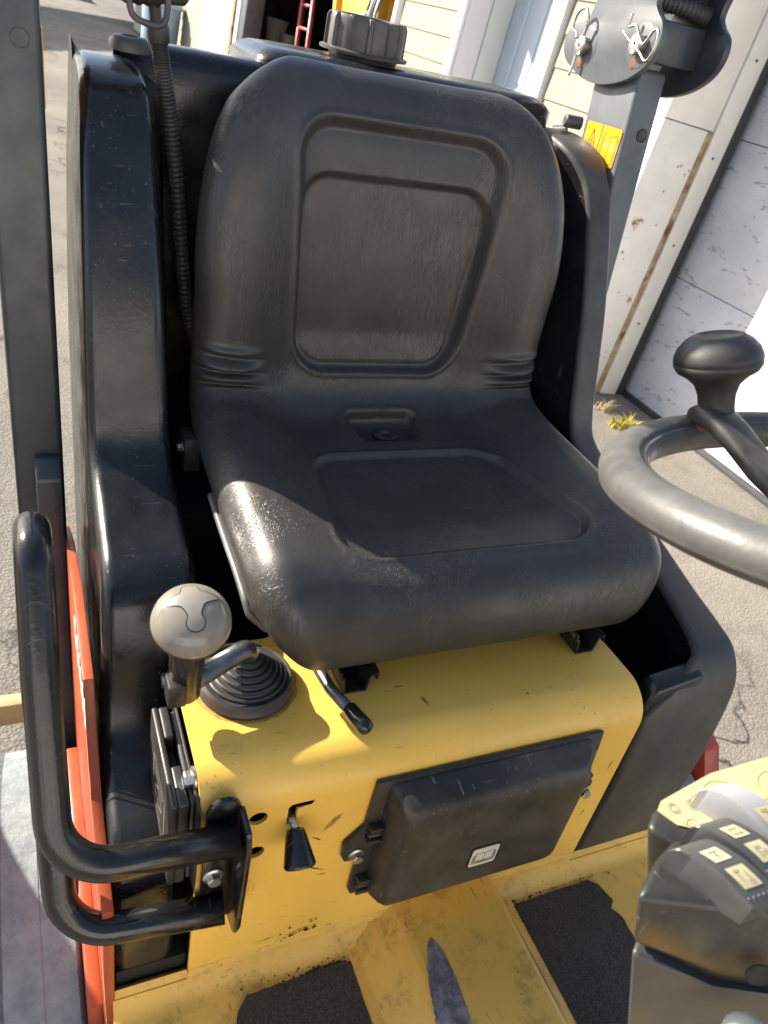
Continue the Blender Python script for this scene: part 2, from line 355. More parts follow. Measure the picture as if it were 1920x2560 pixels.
class MB:
    """collects vertices and faces of one part"""
    def __init__(s): s.v = []; s.f = []
    def add(s, vs, fs):
        b = len(s.v); s.v += [tuple(v) for v in vs]; s.f += [tuple(i + b for i in f) for f in fs]; return s
    def grid(s, rows, close_u=False, close_v=False):
        n = len(rows); m = len(rows[0]); vs = [p for r in rows for p in r]; fs = []
        for i in range(n if close_v else n - 1):
            for j in range(m if close_u else m - 1):
                a = i * m + j; b = i * m + (j + 1) % m; c = ((i + 1) % n) * m + (j + 1) % m; d = ((i + 1) % n) * m + j
                fs.append((a, b, c, d))
        return s.add(vs, fs)
    def build(s, name, mat, parent=None, smooth=40, bevel=0, bseg=2, bang=30, weld=True):
        me = bpy.data.meshes.new(name); me.from_pydata(s.v, [], s.f)
        bm = bmesh.new(); bm.from_mesh(me)
        if weld: bmesh.ops.remove_doubles(bm, verts=bm.verts, dist=1e-6)
        bmesh.ops.recalc_face_normals(bm, faces=bm.faces)
        if bevel:
            es = [e for e in bm.edges if len(e.link_faces) == 2 and e.calc_face_angle(0) > math.radians(bang)]
            bmesh.ops.bevel(bm, geom=es, offset=bevel, segments=bseg, profile=0.5, affect='EDGES', clamp_overlap=True)
        bm.to_mesh(me); bm.free()
        finish(me, mat, smooth)
        return link(name, me, parent)
    def box(s, x0, x1, y0, y1, z0, z1, mtx=None):
        vs = [Vector((x, y, z)) for z in (z0, z1) for y in (y0, y1) for x in (x0, x1)]
        if mtx is not None: vs = [mtx @ v for v in vs]
        return s.add(vs, [(0, 2, 3, 1), (4, 5, 7, 6), (0, 1, 5, 4), (2, 6, 7, 3), (0, 4, 6, 2), (1, 3, 7, 5)])
    def prism(s, pts, d):
        """pts: list of 3-D points (one planar loop), d: extrusion vector"""
        n = len(pts); d = Vector(d); p = [Vector(q) for q in pts]
        vs = p + [q + d for q in p]
        fs = [tuple(range(n)), tuple(range(2 * n - 1, n - 1, -1))] + [(i, i + n, (i + 1) % n + n, (i + 1) % n) for i in range(n)]
        return s.add(vs, fs)
    def tube(s, path, r, seg=14, cap=True, closed=False):
        P = [Vector(p) for p in path]; n = len(P); rr = r if hasattr(r, '__len__') else [r] * n
        T = [((P[(i + 1) % n] if closed or i < n - 1 else P[i]) - (P[i - 1] if closed or i > 0 else P[i])).normalized() for i in range(n)]
        u = T[0].orthogonal().normalized(); rows = []
        for i in range(n):
            u = (u - T[i] * u.dot(T[i])).normalized(); w = T[i].cross(u)
            rows.append([P[i] + (u * math.cos(a) + w * math.sin(a)) * rr[i] for a in [2 * math.pi * k / seg for k in range(seg)]])
        base = len(s.v); s.grid(rows, close_u=True, close_v=closed)
        if cap and not closed:
            s.f.append(tuple(range(base + seg - 1, base - 1, -1))); e = base + (n - 1) * seg
            s.f.append(tuple(range(e, e + seg)))
        return s
    def lathe(s, prof, c, axis, seg=32, cap=True):
        """prof: (radius, height) pairs from c along axis"""
        a = Vector(axis).normalized(); u = a.orthogonal().normalized(); w = a.cross(u); c = Vector(c)
        rows = [[c + a * h + (u * math.cos(t) + w * math.sin(t)) * r for t in [2 * math.pi * k / seg for k in range(seg)]] for r, h in prof]
        base = len(s.v); s.grid(rows, close_u=True)
        if cap:
            s.f.append(tuple(range(base + seg - 1, base - 1, -1))); e = base + (len(rows) - 1) * seg
            s.f.append(tuple(range(e, e + seg)))
        return s

def catmull(P, n=8, closed=False):
    P = [Vector(p) for p in P]; out = []; N = len(P)
    for i in range(N if closed else N - 1):
        p1, p2 = P[i], P[(i + 1) % N]
        p0 = P[i - 1] if (i > 0 or closed) else p1 * 2 - p2
        p3 = P[(i + 2) % N] if (i + 2 < N or closed) else p2 * 2 - p1
        for k in range(n):
            t = k / n
            out.append(0.5 * ((2 * p1) + (p2 - p0) * t + (2 * p0 - 5 * p1 + 4 * p2 - p3) * t * t + (3 * p1 - p0 - 3 * p2 + p3) * t ** 3))
    if not closed: out.append(P[-1])
    return out
def fillet(P, r, seg=8):
    """polyline with rounded corners"""
    P = [Vector(p) for p in P]; rr = r if hasattr(r, '__len__') else [r] * len(P); out = [P[0]]
    for i in range(1, len(P) - 1):
        a = (P[i - 1] - P[i]); b = (P[i + 1] - P[i]); la, lb = a.length, b.length; a.normalize(); b.normalize()
        ang = a.angle(b); d = min(rr[i] / max(math.tan(ang / 2), 1e-4), la * 0.49, lb * 0.49); rad = d * math.tan(ang / 2)
        c = P[i] + (a + b).normalized() * (rad / math.sin(ang / 2)); s0 = P[i] + a * d - c; s1 = P[i] + b * d - c
        om = s0.angle(s1, 0.0)
        for k in range(seg + 1):
            t = k / seg
            out.append(c + (s0 * math.sin((1 - t) * om) + s1 * math.sin(t * om)) / math.sin(om) if om > 1e-4 else c + s0.lerp(s1, t))
    out.append(P[-1]); return out
def rrect(x0, x1, z0, z1, r, seg=6):
    pts = []
    for cx, cz, a0 in ((x1 - r, z1 - r, 0), (x0 + r, z1 - r, 90), (x0 + r, z0 + r, 180), (x1 - r, z0 + r, 270)):
        for k in range(seg + 1):
            a = math.radians(a0 + 90 * k / seg); pts.append((cx + r * math.cos(a), cz + r * math.sin(a)))
    return pts
def circle2(cx, cz, r, n=24): return [(cx + r * math.cos(2 * math.pi * k / n), cz + r * math.sin(2 * math.pi * k / n)) for k in range(n)]
def curve_plate(loops, thick, mtx, bevel=0.0):
    """flat plate in local XY with holes, returned as mesh data (verts, faces)"""
    cu = bpy.data.curves.new('tmp', 'CURVE'); cu.dimensions = '2D'; cu.fill_mode = 'BOTH'; cu.extrude = thick / 2
    cu.bevel_depth = bevel; cu.bevel_resolution = 1
    for lp in loops:
        sp = cu.splines.new('POLY'); sp.points.add(len(lp) - 1); sp.use_cyclic_u = True
        for i, (a, b) in enumerate(lp): sp.points[i].co = (a, b, 0, 1)
    ob = bpy.data.objects.new('tmp', cu); COL.objects.link(ob)
    dg = bpy.context.evaluated_depsgraph_get(); me = bpy.data.meshes.new_from_object(ob.evaluated_get(dg))
    vs = [mtx @ v.co for v in me.vertices]; fs = [tuple(p.vertices) for p in me.polygons]
    bpy.data.objects.remove(ob); bpy.data.curves.remove(cu); bpy.data.meshes.remove(me)
    return vs, fs
XZ = lambda y: Matrix(((1, 0, 0, 0), (0, 0, -1, y), (0, 1, 0, 0), (0, 0, 0, 1)))        # local (x,y)->(x,z), normal -y
YZ = lambda x: Matrix(((0, 0, -1, x), (-1, 0, 0, 0), (0, 1, 0, 0), (0, 0, 0, 1)))       # local (a,b)->(-y,z), facing -x
def text_mesh(txt, size, mtx, depth=0.0004, shear=0.0, bold=0.0):
    cu = bpy.data.curves.new('tmp', 'FONT'); cu.body = txt; cu.size = size; cu.extrude = depth; cu.shear = shear; cu.offset = bold
    ob = bpy.data.objects.new('tmp', cu); COL.objects.link(ob)
    dg = bpy.context.evaluated_depsgraph_get(); me = bpy.data.meshes.new_from_object(ob.evaluated_get(dg))
    vs = [mtx @ v.co for v in me.vertices]; fs = [tuple(p.vertices) for p in me.polygons]
    bpy.data.objects.remove(ob); bpy.data.curves.remove(cu); bpy.data.meshes.remove(me)
    return vs, fs
def frame(o, x, y):
    x = Vector(x).normalized(); y = Vector(y); y = (y - x * y.dot(x)).normalized(); z = x.cross(y)
    return Matrix(((x.x, y.x, z.x, o[0]), (x.y, y.y, z.y, o[1]), (x.z, y.z, z.z, o[2]), (0, 0, 0, 1)))
def bolt(name, c, axis, parent, r=0.0065, mat='steel', rot=0.0):
    a = Vector(axis).normalized(); u = a.orthogonal().normalized(); w = a.cross(u); c = Vector(c); m = MB()
    m.lathe([(r * 1.45, 0), (r * 1.45, r * 0.25), (r * 1.15, r * 0.42)], c, a, 20)
    hx = lambda k, rad, h: c + a * h + (u * math.cos(math.pi / 3 * k + rot) + w * math.sin(math.pi / 3 * k + rot)) * rad
    rows = [[hx(k, rad, h) for k in range(6)] for rad, h in ((r, r * 0.3), (r, r * 1.15), (r * 0.86, r * 1.32))]
    b = len(m.v); m.grid(rows, close_u=True); m.f.append(tuple(range(b + 12, b + 18)))
    return m.build(name, mat, parent, 25)
def strokes(segs, r, mtx):
    """thin line drawing: segs = list of 2-D polylines"""
    m = MB()
    for s_ in segs:
        for (a, b) in zip(s_[:-1], s_[1:]):
            a = Vector(a); b = Vector(b); d = (b - a)
            if d.length < 1e-9: continue
            n = Vector((-d.y, d.x)).normalized() * r; e = d.normalized() * r * 0.6
            q = [a + n - e, b + n + e, b - n + e, a - n - e]
            m.add([mtx @ Vector((p.x, p.y, 0.0)) for p in q], [(0, 1, 2, 3)])
    return m

# ================================================================== THE SETTING
# yard frame: the yard falls away from the machine towards the building
BM = Matrix(((0.99719931, 0.00149131, 0.07477508), (0.0, 0.99980118, -0.01994002), (-0.07478995, 0.01988418, 0.99700104)))
BO = Vector((0.3, 0.2, 0.0))
BW = Matrix.Translation(BO) @ BM.to_4x4()
def yard(o):
    o.matrix_world = BW; return o

g = MB()
gx = [-150, -60, -20, -8, -3, 0, 3, 8, 20, 60, 150]; gy = [-60, -20, -8, -3, 0, 3, 8, 16, 30, 60, 140, 300]
g.grid([[(x, y, 0) for x in gx] for y in gy])
ground = yard(g.build('ground', 'asphalt', None, None)); tag(ground, kind='structure')

# ------------------------------------------------------------------ the building on the right
bl = empty('garage_building', (0, 0, 0), 'pale sided garage building with white door trim and a peeling white garage door', 'building', offset_children=False)
bl.matrix_world = BW
X = 2.70
def bpart(m, name, mat, bevel=0.0, smooth=35, parent=bl): return m.build(name, mat, parent, smooth, bevel)
def siding(y0, y1, z0, z1, step, x=X):
    z = z0
    while z < z1 - 1e-3:
        h = min(step, z1 - z); t = 0.012
        m = MB(); m.prism([(x - t, y0, z), (x + 0.004, y0, z), (x + 0.004, y0, z + h), (x - 0.001, y0, z + h)], (0, y1 - y0, 0))
        bpart(m, 'siding_board', 'siding'); z += h
siding(3.26, 4.30, 0.03, 3.3, 0.187); siding(5.83, 6.90, 0.03, 3.3, 0.187); siding(15.1, 24.0, 0.03, 3.3, 0.2)
m = MB(); m.box(X + 0.006, X + 0.25, 3.26, 4.42, 0, 3.3); m.box(X + 0.006, X + 0.25, 5.72, 6.95, 0, 3.3); m.box(X + 0.006, X + 0.25, 15.1, 24, 0, 3.3)
m.box(X, X + 0.6, 0.2, 24, 3.302, 3.9); bpart(m, 'wall', 'siding')
# door with its casing
m = MB(); m.box(X - 0.045, X + 0.02, 4.34, 4.50, 0, 3.0); bpart(m, 'door_casing', 'white_trim', 0.006)
m = MB(); m.box(X - 0.03, X + 0.004, 5.715, 5.82, 0, 3.0); bpart(m, 'door_casing', 'white_trim', 0.006)
m = MB(); m.box(X + 0.0, X + 0.19, 5.70, 5.716, 0, 3.0); bpart(m, 'door_jamb', 'lilac_trim', 0.004)
m = MB(); m.box(X + 0.194, X + 0.38, 5.69, 5.716, 0, 3.0); bpart(m, 'door_jamb', 'green_trim', 0.004)
m = MB(); m.box(X + 0.0, X + 0.38, 4.42, 4.44, 0, 3.0); bpart(m, 'door_jamb', 'lilac_trim', 0.004)
m = MB(); m.box(X + 0.38, X + 0.42, 4.44, 5.69, 0.02, 2.9); door = bpart(m, 'door', 'shade_tinted_door', 0.004)
for (ya, yb) in ((4.62, 5.02), (5.14, 5.50)):
    for (za, zb) in ((0.25, 0.95), (1.48, 2.6)):
        m = MB()
        for (a, b, c_, d) in ((ya, yb, za, za + 0.035), (ya, yb, zb - 0.035, zb), (ya, ya + 0.035, za + 0.036, zb - 0.036), (yb - 0.035, yb, za + 0.036, zb - 0.036)):
            m.box(X + 0.368, X + 0.381, a, b, c_, d)
        bpart(m, 'panel_moulding', 'shade_tinted_door', 0.004, parent=door)
        m = MB(); m.box(X + 0.372, X + 0.381, ya + 0.07, yb - 0.07, za + 0.07, zb - 0.07); bpart(m, 'door_panel', 'shade_tinted_door', 0.004, parent=door)
m = MB(); m.prism([(X - 1.0, 5.5, 2.42), (X, 5.5, 2.5), (X, 5.5, 2.58), (X - 1.0, 5.5, 2.46)], (0, 0.75, 0)); bpart(m, 'shade_canopy', 'white_trim', 0.004)  # unseen canopy added to keep the door in shade
# steel corner column beside the garage door
m = MB(); m.box(X - 0.01, 3.06, 3.12, 3.25, 1.625, 3.3); bpart(m, 'column_cladding', 'offwhite_steel', 0.004)
m = MB(); m.box(X - 0.014, 3.02, 3.114, 3.25, 0.0, 1.62); bpart(m, 'column_cladding', 'rusty_white', 0.004)
m = MB(); m.box(3.022, 3.065, 3.117, 3.19, 0.0, 1.62); bpart(m, 'rusted_strip', 'rust_strip', 0.002)
m = MB(); m.box(3.067, 3.20, 3.108, 3.2, 0.0, 3.3); bpart(m, 'jamb_strip', 'offwhite_steel', 0.006)
for z in (0.5, 1.0, 1.5, 2.0):
    m = MB(); m.lathe([(0.008, 0), (0.008, 0.003), (0.003, 0.005)], (3.13, 3.108, z), (0, -1, 0), 10); bpart(m, 'screw', 'steel_dark')
m = MB(); m.box(3.203, 3.268, 3.112, 3.2, 0.0, 3.3); bpart(m, 'rubber_seal', 'seal', 0.004)
m = MB(); m.box(3.262, 3.31, 0.4, 3.111, -0.01, 0.03); bpart(m, 'rubber_seal', 'seal', 0.004)
zb = [0.028, 0.82, 1.63, 2.45, 3.0]
for a, b in zip(zb[:-1], zb[1:]):
    m = MB(); m.box(3.30, 3.34, 0.4, 3.2, a + 0.0025, b - 0.0025); bpart(m, 'garage_door_board', 'peeling', 0.002)
m = MB(); m.box(3.345, 3.4, 0.35, 3.26, 0, 3.3); m.box(3.25, 3.6, 0.2, 0.39, 0, 3.3); bpart(m, 'door_backing', 'interior')
# open bay further along: post, frame, rusted column, dark inside
m = MB(); m.lathe([(0.055, 0), (0.055, 3.3)], (X, 7.0, 0), (0, 0, 1), 20); bpart(m, 'down_pipe', 'white_trim')
m = MB(); m.box(X - 0.03, X + 0.22, 12.75, 12.95, 0, 3.3); bpart(m, 'door_frame', 'offwhite_steel', 0.01)
m = MB(); m.box(X - 0.01, X + 0.25, 12.45, 12.74, 0, 3.3); bpart(m, 'door_frame', 'post_dusty', 0.01)
m = MB(); m.box(X - 0.06, X + 0.3, 13.15, 15.0, 0, 3.3); bpart(m, 'rusted_column', 'rusty_white', 0.01)
m = MB(); m.box(X - 0.062, X + 0.1, 12.96, 13.14, 0, 3.3); bpart(m, 'rusted_strip', 'rust_strip', 0.006)
m = MB(); m.box(X - 0.075, X, 15.01, 15.09, 0, 3.3); bpart(m, 'corner_trim', 'white_trim', 0.006)
m = MB(); m.box(11, 11.1, 5, 26, 0, 3.3); m.box(X + 0.3, 11, 25.9, 26, 0, 3.3); m.box(X + 0.3, 11, 6.75, 6.85, 0, 3.3); m.box(X + 0.1, 11, 6.9, 26, 3.25, 3.3)
bpart(m, 'bay_lining', 'interior')
m = MB(); m.box(X - 0.1, 11, 6.9, 25.9, 0.004, 0.02); bpart(m, 'bay_floor', 'interior_floor')

def ythings(name, label, cat, group=None):
    e = empty(name, (0, 0, 0), label, cat, group, offset_children=False); e.matrix_world = BW; return e
# things standing in the open bay
fl = ythings('yellow_machine', 'yellow machine with sloping mast parked inside the dark open bay', 'machine')
m = MB(); m.prism([(3.3, 8.95, 0.4), (3.3, 9.75, 0.4), (3.3, 10.5, 2.6), (3.3, 9.1, 2.6)], (0.5, 0, 0)); m.build('body_panel', 'mach_yellow', fl, 30, 0.02)
m = MB(); m.prism([(3.25, 9.78, 0.4), (3.25, 9.88, 0.4), (3.25, 10.75, 2.6), (3.25, 10.62, 2.6)], (0.1, 0, 0)); m.build('mast_rail', 'mach_yellow', fl, 30, 0.01)
m = MB(); m.prism([(3.2, 8.66, 0.4), (3.2, 8.76, 0.4), (3.2, 8.9, 2.6), (3.2, 8.8, 2.6)], (0.12, 0, 0)); m.build('mast_rail', 'mach_yellow', fl, 30, 0.01)
for k in range(4):
    m = MB(); m.tube(catmull([(3.15, 8.5 - 0.07 * k, 0.5), (3.1, 8.45 - 0.06 * k, 1.3), (3.0, 8.55 - 0.08 * k, 1.75), (3.2, 8.5 - 0.05 * k, 2.4)], 6), 0.02, 8)
    m.build('hydraulic_hose', 'steel' if k % 2 else 'rubber', fl, True)
m = MB(); m.tube([(2.95, 8.85, 1.58), (3.0, 8.5, 1.72)], 0.045, 10); m.build('hydraulic_fitting', 'bucket_white', fl, True)
m = MB(); m.box(3.2, 3.9, 8.6, 10.0, 0.021, 0.4); m.build('chassis', 'dark', fl, 30, 0.02)
ld = ythings('steel_ladder', 'red painted steel ladder leaning in the open bay', 'ladder')
for dy in (0, 0.5):
    m = MB(); m.tube([(3.2, 10.75 + dy, 0.02), (3.4, 11.75 + dy, 2.3)], 0.035, 8); m.build('rail', 'ladder_red', ld, True)
for k in range(8):
    z = 0.25 + 0.28 * k; t = z / 2.3
    m = MB(); m.tube([(3.2 + 0.2 * t, 10.75 + 1.0 * t, z), (3.2 + 0.2 * t, 11.25 + 1.0 * t, z)], 0.022, 8); m.build('rung', 'ladder_red', ld, True)
bk = ythings('shelf_table', 'dark workbench along the bay wall', 'workbench')
m = MB(); m.box(3.6, 4.6, 14.2, 24.0, 0.86, 0.94); m.build('worktop', 'plank', bk, 30, 0.01)
for yy in (14.4, 19, 23.7):
    m = MB(); m.box(3.65, 3.75, yy, yy + 0.1, 0.021, 0.859); m.build('leg', 'plank', bk, 30, 0.005)
m = MB(); m.lathe([(0.15, 0), (0.19, 0.36), (0.2, 0.36), (0.2, 0.39)], (3.95, 15.2, 0.941), (0, 0, 1), 20)
o = yard(m.build('bucket', 'bucket_white', None, 30)); tag(o, 'larger white plastic bucket on the dark workbench', 'bucket')
m = MB(); m.lathe([(0.11, 0), (0.13, 0.2), (0.14, 0.2), (0.14, 0.22)], (4.0, 14.6, 0.941), (0, 0, 1), 20)
o = yard(m.build('bucket', 'bucket_white', None, 30)); tag(o, 'smaller dim white tub on the dark workbench', 'tub')
m = MB(); m.tube(catmull([(3.7, 13.2, 0.90), (3.6, 12.9, 1.0), (3.55, 12.6, 1.02), (3.5, 12.3, 0.98)], 6), 0.025, 8)
cbl = ythings('yellow_cable', 'yellow cable end hanging in the dark bay', 'cable')
m.build('cable', 'dark', cbl, True)
m = MB(); m.box(3.46, 3.54, 12.2, 12.36, 0.95, 1.1); m.build('plug', 'mach_yellow', cbl, 30, 0.015)
m = MB(); m.tube([(3.5, 12.28, 1.1), (3.5, 12.28, 2.9)], 0.01, 6); m.build('hanging_cord', 'dark', cbl, True)
m = MB(); m.tube([(3.5, 12.2, 0.98), (3.5, 11.9, 0.9)], 0.025, 8); m.build('cable_tail', 'mach_yellow', cbl, True)
m = MB(); m.box(4.7, 5.3, 13.4, 14.6, 0.021, 0.6)
o = yard(m.build('crate', 'plank', None, 30, 0.01)); tag(o, 'brown wooden crate on the dark bay floor', 'crate')
# pale blue bin beside the far wall
m = MB(); m.lathe([(0.30, 0), (0.33, 0.05), (0.36, 0.95), (0.39, 0.96), (0.39, 1.02), (0.34, 1.06)], (2.28, 17.2, 0), (0, 0, 1), 24)
o = yard(m.build('storage_bin', 'pale_blue', None, 35)); tag(o, 'pale blue round bin standing by the far siding', 'bin')
# carport is unseen, added to cast the far road's shadow
sh = ythings('shade_roof', 'carport added out of view to shade the far road', 'shade_roof')
m = MB(); m.prism([(-6.2, 18.5, 3.95), (-1.6, 27.5, 3.95), (-0.6, 34.6, 3.95), (-7.0, 26.3, 3.95)], (0, 0, 0.12)); m.build('roof', 'shed', sh, 30)
for px_, py_ in ((-6.3, 19.6), (-6.8, 25.6), (-4.9, 28.5)):
    m = MB(); m.box(px_ - 0.07, px_ + 0.07, py_ - 0.07, py_ + 0.07, 0, 3.949); m.build('post', 'shed', sh, 30, 0.01)
ws = ythings('bounce_building', 'unseen white building added behind the camera to throw light forward', 'building')  # unseen building, added so its sunlit wall brightens front faces
m = MB(); m.box(-7.0, 6.0, -11.0, -6.5, 0, 3.9); m.build('wall', 'white_trim', ws, 30)
m = MB(); m.prism([(-7.3, -11.4, 3.9), (-7.3, -6.1, 3.9), (-7.3, -8.75, 5.5)], (13.6, 0, 0)); m.build('roof', 'shed', ws, 30)
m = MB(); m.box(-1.2, -0.2, -6.5, -6.46, 0, 2.1); m.build('door', 'shade_tinted_door', ws, 30, 0.01)
for xx_ in (-5.2, 2.8):
    m = MB(); m.box(xx_, xx_ + 1.4, -6.5, -6.45, 1.0, 2.2); wf_ = m.build('window', 'white_trim', ws, 30, 0.01)
    m = MB(); m.box(xx_ + 0.08, xx_ + 1.32, -6.45, -6.44, 1.08, 2.12); m.build('pane', 'dark', wf_, 30)
bd = empty('shade_board', (-0.52, 0.6, 0), 'unseen board added left of the roller to shade its tyre', 'board')  # made-up board; its slanted top shapes the shadow on the tyre
m = MB(); m.prism([(-0.52, 0.30, 0.02), (-0.52, 0.78, 0.02), (-0.52, 0.78, 0.925), (-0.52, 0.30, 1.195)], (0.018, 0, 0)); m.build('panel', 'plank', bd, 30, 0.003)
for yy in (0.36, 0.72):
    m = MB(); m.box(-0.60, -0.521, yy, yy + 0.04, 0.0, 0.6); m.build('foot', 'plank', bd, 30, 0.003)
# pale kerb at the far side of the road
m = MB(); m.box(-30, 2.2, 30.2, 31.4, 0, 0.12); o = yard(m.build('pavement', 'concrete', None, 30, 0.02)); tag(o, kind='structure')

# weeds at the column foot
def tuft(name, mat, cx, cy, n, h, spread, seed):
    rnd = random.Random(seed); m = MB()
    for _ in range(n):
        a = rnd.uniform(0, 6.283); r = rnd.uniform(0, spread); x = cx + r * math.cos(a); y = cy + r * 0.6 * math.sin(a)
        hh = h * rnd.uniform(0.4, 1.1); lx, ly = rnd.gauss(0, 0.5) * hh, rnd.gauss(0, 0.5) * hh; w = rnd.uniform(0.002, 0.005)
        wd = Vector((math.cos(a + 1.3), math.sin(a + 1.3), 0)) * w
        p0 = Vector((x, y, 0)); p1 = Vector((x + lx * 0.4, y + ly * 0.4, hh * 0.6)); p2 = Vector((x + lx, y + ly, hh * rnd.uniform(0.7, 1)))
        m.add([p0 - wd, p0 + wd, p1 + wd * 0.8, p1 - wd * 0.8, p2], [(0, 1, 2, 3), (3, 2, 4)])
    o = yard(m.build(name, mat, None, None, weld=False)); return o
tag(tuft('grass_tuft', 'grass', 2.90, 2.64, 300, 0.065, 0.13, 3), 'yellow green grass tuft growing from the asphalt by the column', 'grass')
tag(tuft('dry_weed', 'straw', 2.92, 2.86, 70, 0.09, 0.09, 5), 'dry straw coloured weed in the shade at the column foot', 'weed')

# ================================================================== THE ROLLER
RL = (0.29, 0.3, 0.0)
R = empty('road_roller', RL, 'small ride-on road roller seen at its operator seat, black, yellow and orange', 'roller')
ZT = 1.06

# ---- tyres and frame (mostly hidden, they carry the machine)
def tyre(x0, x1, grooves):
    m = MB(); r = 0.36; xs = [x0, x0 + 0.006]; rr = [r - 0.010, r - 0.001]
    for gxx in grooves: xs += [gxx - 0.006, gxx - 0.0022, gxx + 0.0022, gxx + 0.006]; rr += [r, r - 0.007, r - 0.007, r]
    xs += [x1 - 0.006, x1]; rr += [r - 0.001, r - 0.010]
    m.lathe([(q, x) for x, q in zip(xs, rr)], (0, 0.2, 0.37), (1, 0, 0), 96)
    t = m.build('tyre', 'tyre', R, 50)
    m = MB(); m.lathe([(0.2, x0 - 0.004), (0.2, x1 + 0.004)], (0, 0.2, 0.37), (1, 0, 0), 32); m.build('rim', 'orange', t, 50)
    return t
tyre(-0.31, -0.0990, (-0.146, -0.185, -0.235)); tyre(0.67, 0.83, (0.745,)); 
m = MB(); m.tube([(-0.32, 0.2, 0.37), (0.84, 0.2, 0.37)], 0.05, 20); m.build('axle', 'steel_dark', R, True)
m = MB(); m.box(-0.3, -0.07, -0.012, 0.012, 0.585, 0.655); m.build('scraper_bar', 'brown_dirt', R, 30, 0.004)
m = MB(); m.box(-0.4, -0.10, 0.545, 0.57, 0.585, 0.63); m.box(-0.4, -0.10, 0.571, 0.60, 0.585, 0.60); m.build('scraper_bar', 'tan', R, 30, 0.003)
# orange side plate with model lettering
side = [(0.02, 0.40), (0.55, 0.40), (0.60, 0.8), (0.56, 0.96), (0.42, 1.03), (0.30, 1.055), (0.165, 1.05), (0.135, 0.985), (0.10, 0.95), (0.0, 0.92), (0.0, 0.42)]
m = MB(); m.add(*curve_plate([[(-y, z) for y, z in side]], 0.008, YZ(-0.078), 0.001)); sp = m.build('side_plate', 'orange', R, 30)
m = MB(); m.box(-0.0985, -0.0825, 0.015, 0.365, 0.45, 0.72); m.build('frame_rail', 'orange', R, 30, 0.003)
m = MB(); m.add(*text_mesh('CC1000', 0.050, Matrix(((0, 0, -1, -0.0836), (-0.86, 0, 0, 0.282), (0, 1.0, 0, 1.008), (0, 0, 0, 1))), 0.0003, 0.1, 0.0014))
m.build('model_lettering', 'white_decal', sp, None)
m = MB()
for k in range(2): m.add([(-0.0834, 0.16 - 0.2 * t, 1.035 - 0.008 * k - dz - 0.28 * t) for t in (0, 1) for dz in (0, 0.003)], [(0, 1, 3, 2)])
m.build('pinstripe', 'white_decal', sp, None)
m = MB(); m.box(-0.06, 0.62, 0.05, 0.62, 0.3, 0.70); m.build('chassis', 'steel_dark', R, 30, 0.01)
# red fork plate on the far side
m = MB(); m.prism([(0.835, 0.33, 0.30), (0.835, 0.02, 0.30), (0.835, 0.02, 0.62), (0.835, 0.10, 0.76), (0.835, 0.17, 0.79), (0.835, 0.33, 0.70)], (0.035, 0, 0)); m.build('fork_plate', 'red', R, 30, 0.006)

# ---- floor: two wells, mats, centre tunnel
ZF = 0.735
m = MB()
fy = [0.0, -0.012, -0.02, -0.03, -0.70]
rows = []
for y, z in ((0.004, ZF + 0.03), (-0.004, ZF + 0.016), (-0.010, ZF + 0.006), (-0.02, ZF), (-0.75, ZF)):
    rows.append([(x, y, z) for x in (-0.075, 0.1, 0.3, 0.5, 0.70)])
m.grid(rows); m.box(-0.075, 0.70, -0.75, 0.3, ZF - 0.03, ZF - 0.002)
m.box(0.5005, 0.70, -0.002, 0.30, ZF - 0.001, ZF + 0.022); m.box(-0.075, -0.0005, -0.002, 0.010, ZF - 0.001, ZF + 0.022)
floor = m.build('floor_plate', 'yellow_floor', R, 50)
# tunnel: raised ridge sloping up towards the camera side
m = MB()
prof = [(0.180, 0.0), (0.192, 0.003), (0.236, 0.043), (0.243, 0.046), (0.362, 0.046), (0.368, 0.043), (0.392, 0.003), (0.404, 0.0)]
prof = [(p.x, p.y) for p in fillet([(a, b, 0) for a, b in prof], 0.006, 4)]
rows = []
for y, k in ((0.0015, 0.95), (-0.02, 1.0), (-0.2, 1.0), (-0.75, 1.0)):
    rows.append([(x, y, ZF + 0.0015 + z * k) for x, z in prof])
m.grid(rows); tun = m.build('centre_tunnel', 'yellow_floor', R, 60)
# bare steel worn through the paint on the tunnel
def patch(pts, mat, name, parent, th=0.0006):
    m = MB(); m.prism(pts, (0, 0, th)); return m.build(name, mat, parent, None)
zz = ZF + 0.0015 + 0.046
def leafpatch(c, ax, ln, wd, zf, name, parent, seed):
    rnd = random.Random(seed); ax = Vector(ax).normalized(); sd = Vector((-ax.y, ax.x)); L, Rr = [], []
    for k in range(41):
        t = k / 40; w = wd * math.sin(math.pi * t) ** 0.6
        p = Vector(c) + ax * ln * t; j = 1 + rnd.uniform(-0.03, 0.03); j2 = 1 + rnd.uniform(-0.10, 0.06)
        L.append(p + sd * w * j); Rr.append(p - sd * w * j2)
    pts = [(p.x, p.y, zf(p.x, p.y)) for p in L + Rr[::-1]]
    m = MB(); n = len(L); m.add(pts, [(k, k + 1, 2 * n - 2 - k, 2 * n - 1 - k) for k in range(n - 1)]); return m.build(name, 'barerust', parent, None)
leafpatch((0.262, -0.050), (-0.085, -0.5), 0.17, 0.019, lambda x, y: zz + 0.0007, 'worn_bare_patch', tun, 1)
leafpatch((0.3785, -0.050), (-0.004, -0.5), 0.12, 0.0065, lambda x, y: ZF + 0.0015 + 0.043 - (x - 0.368) / 0.024 * 0.040 + 0.0012, 'worn_bare_patch', tun, 4)
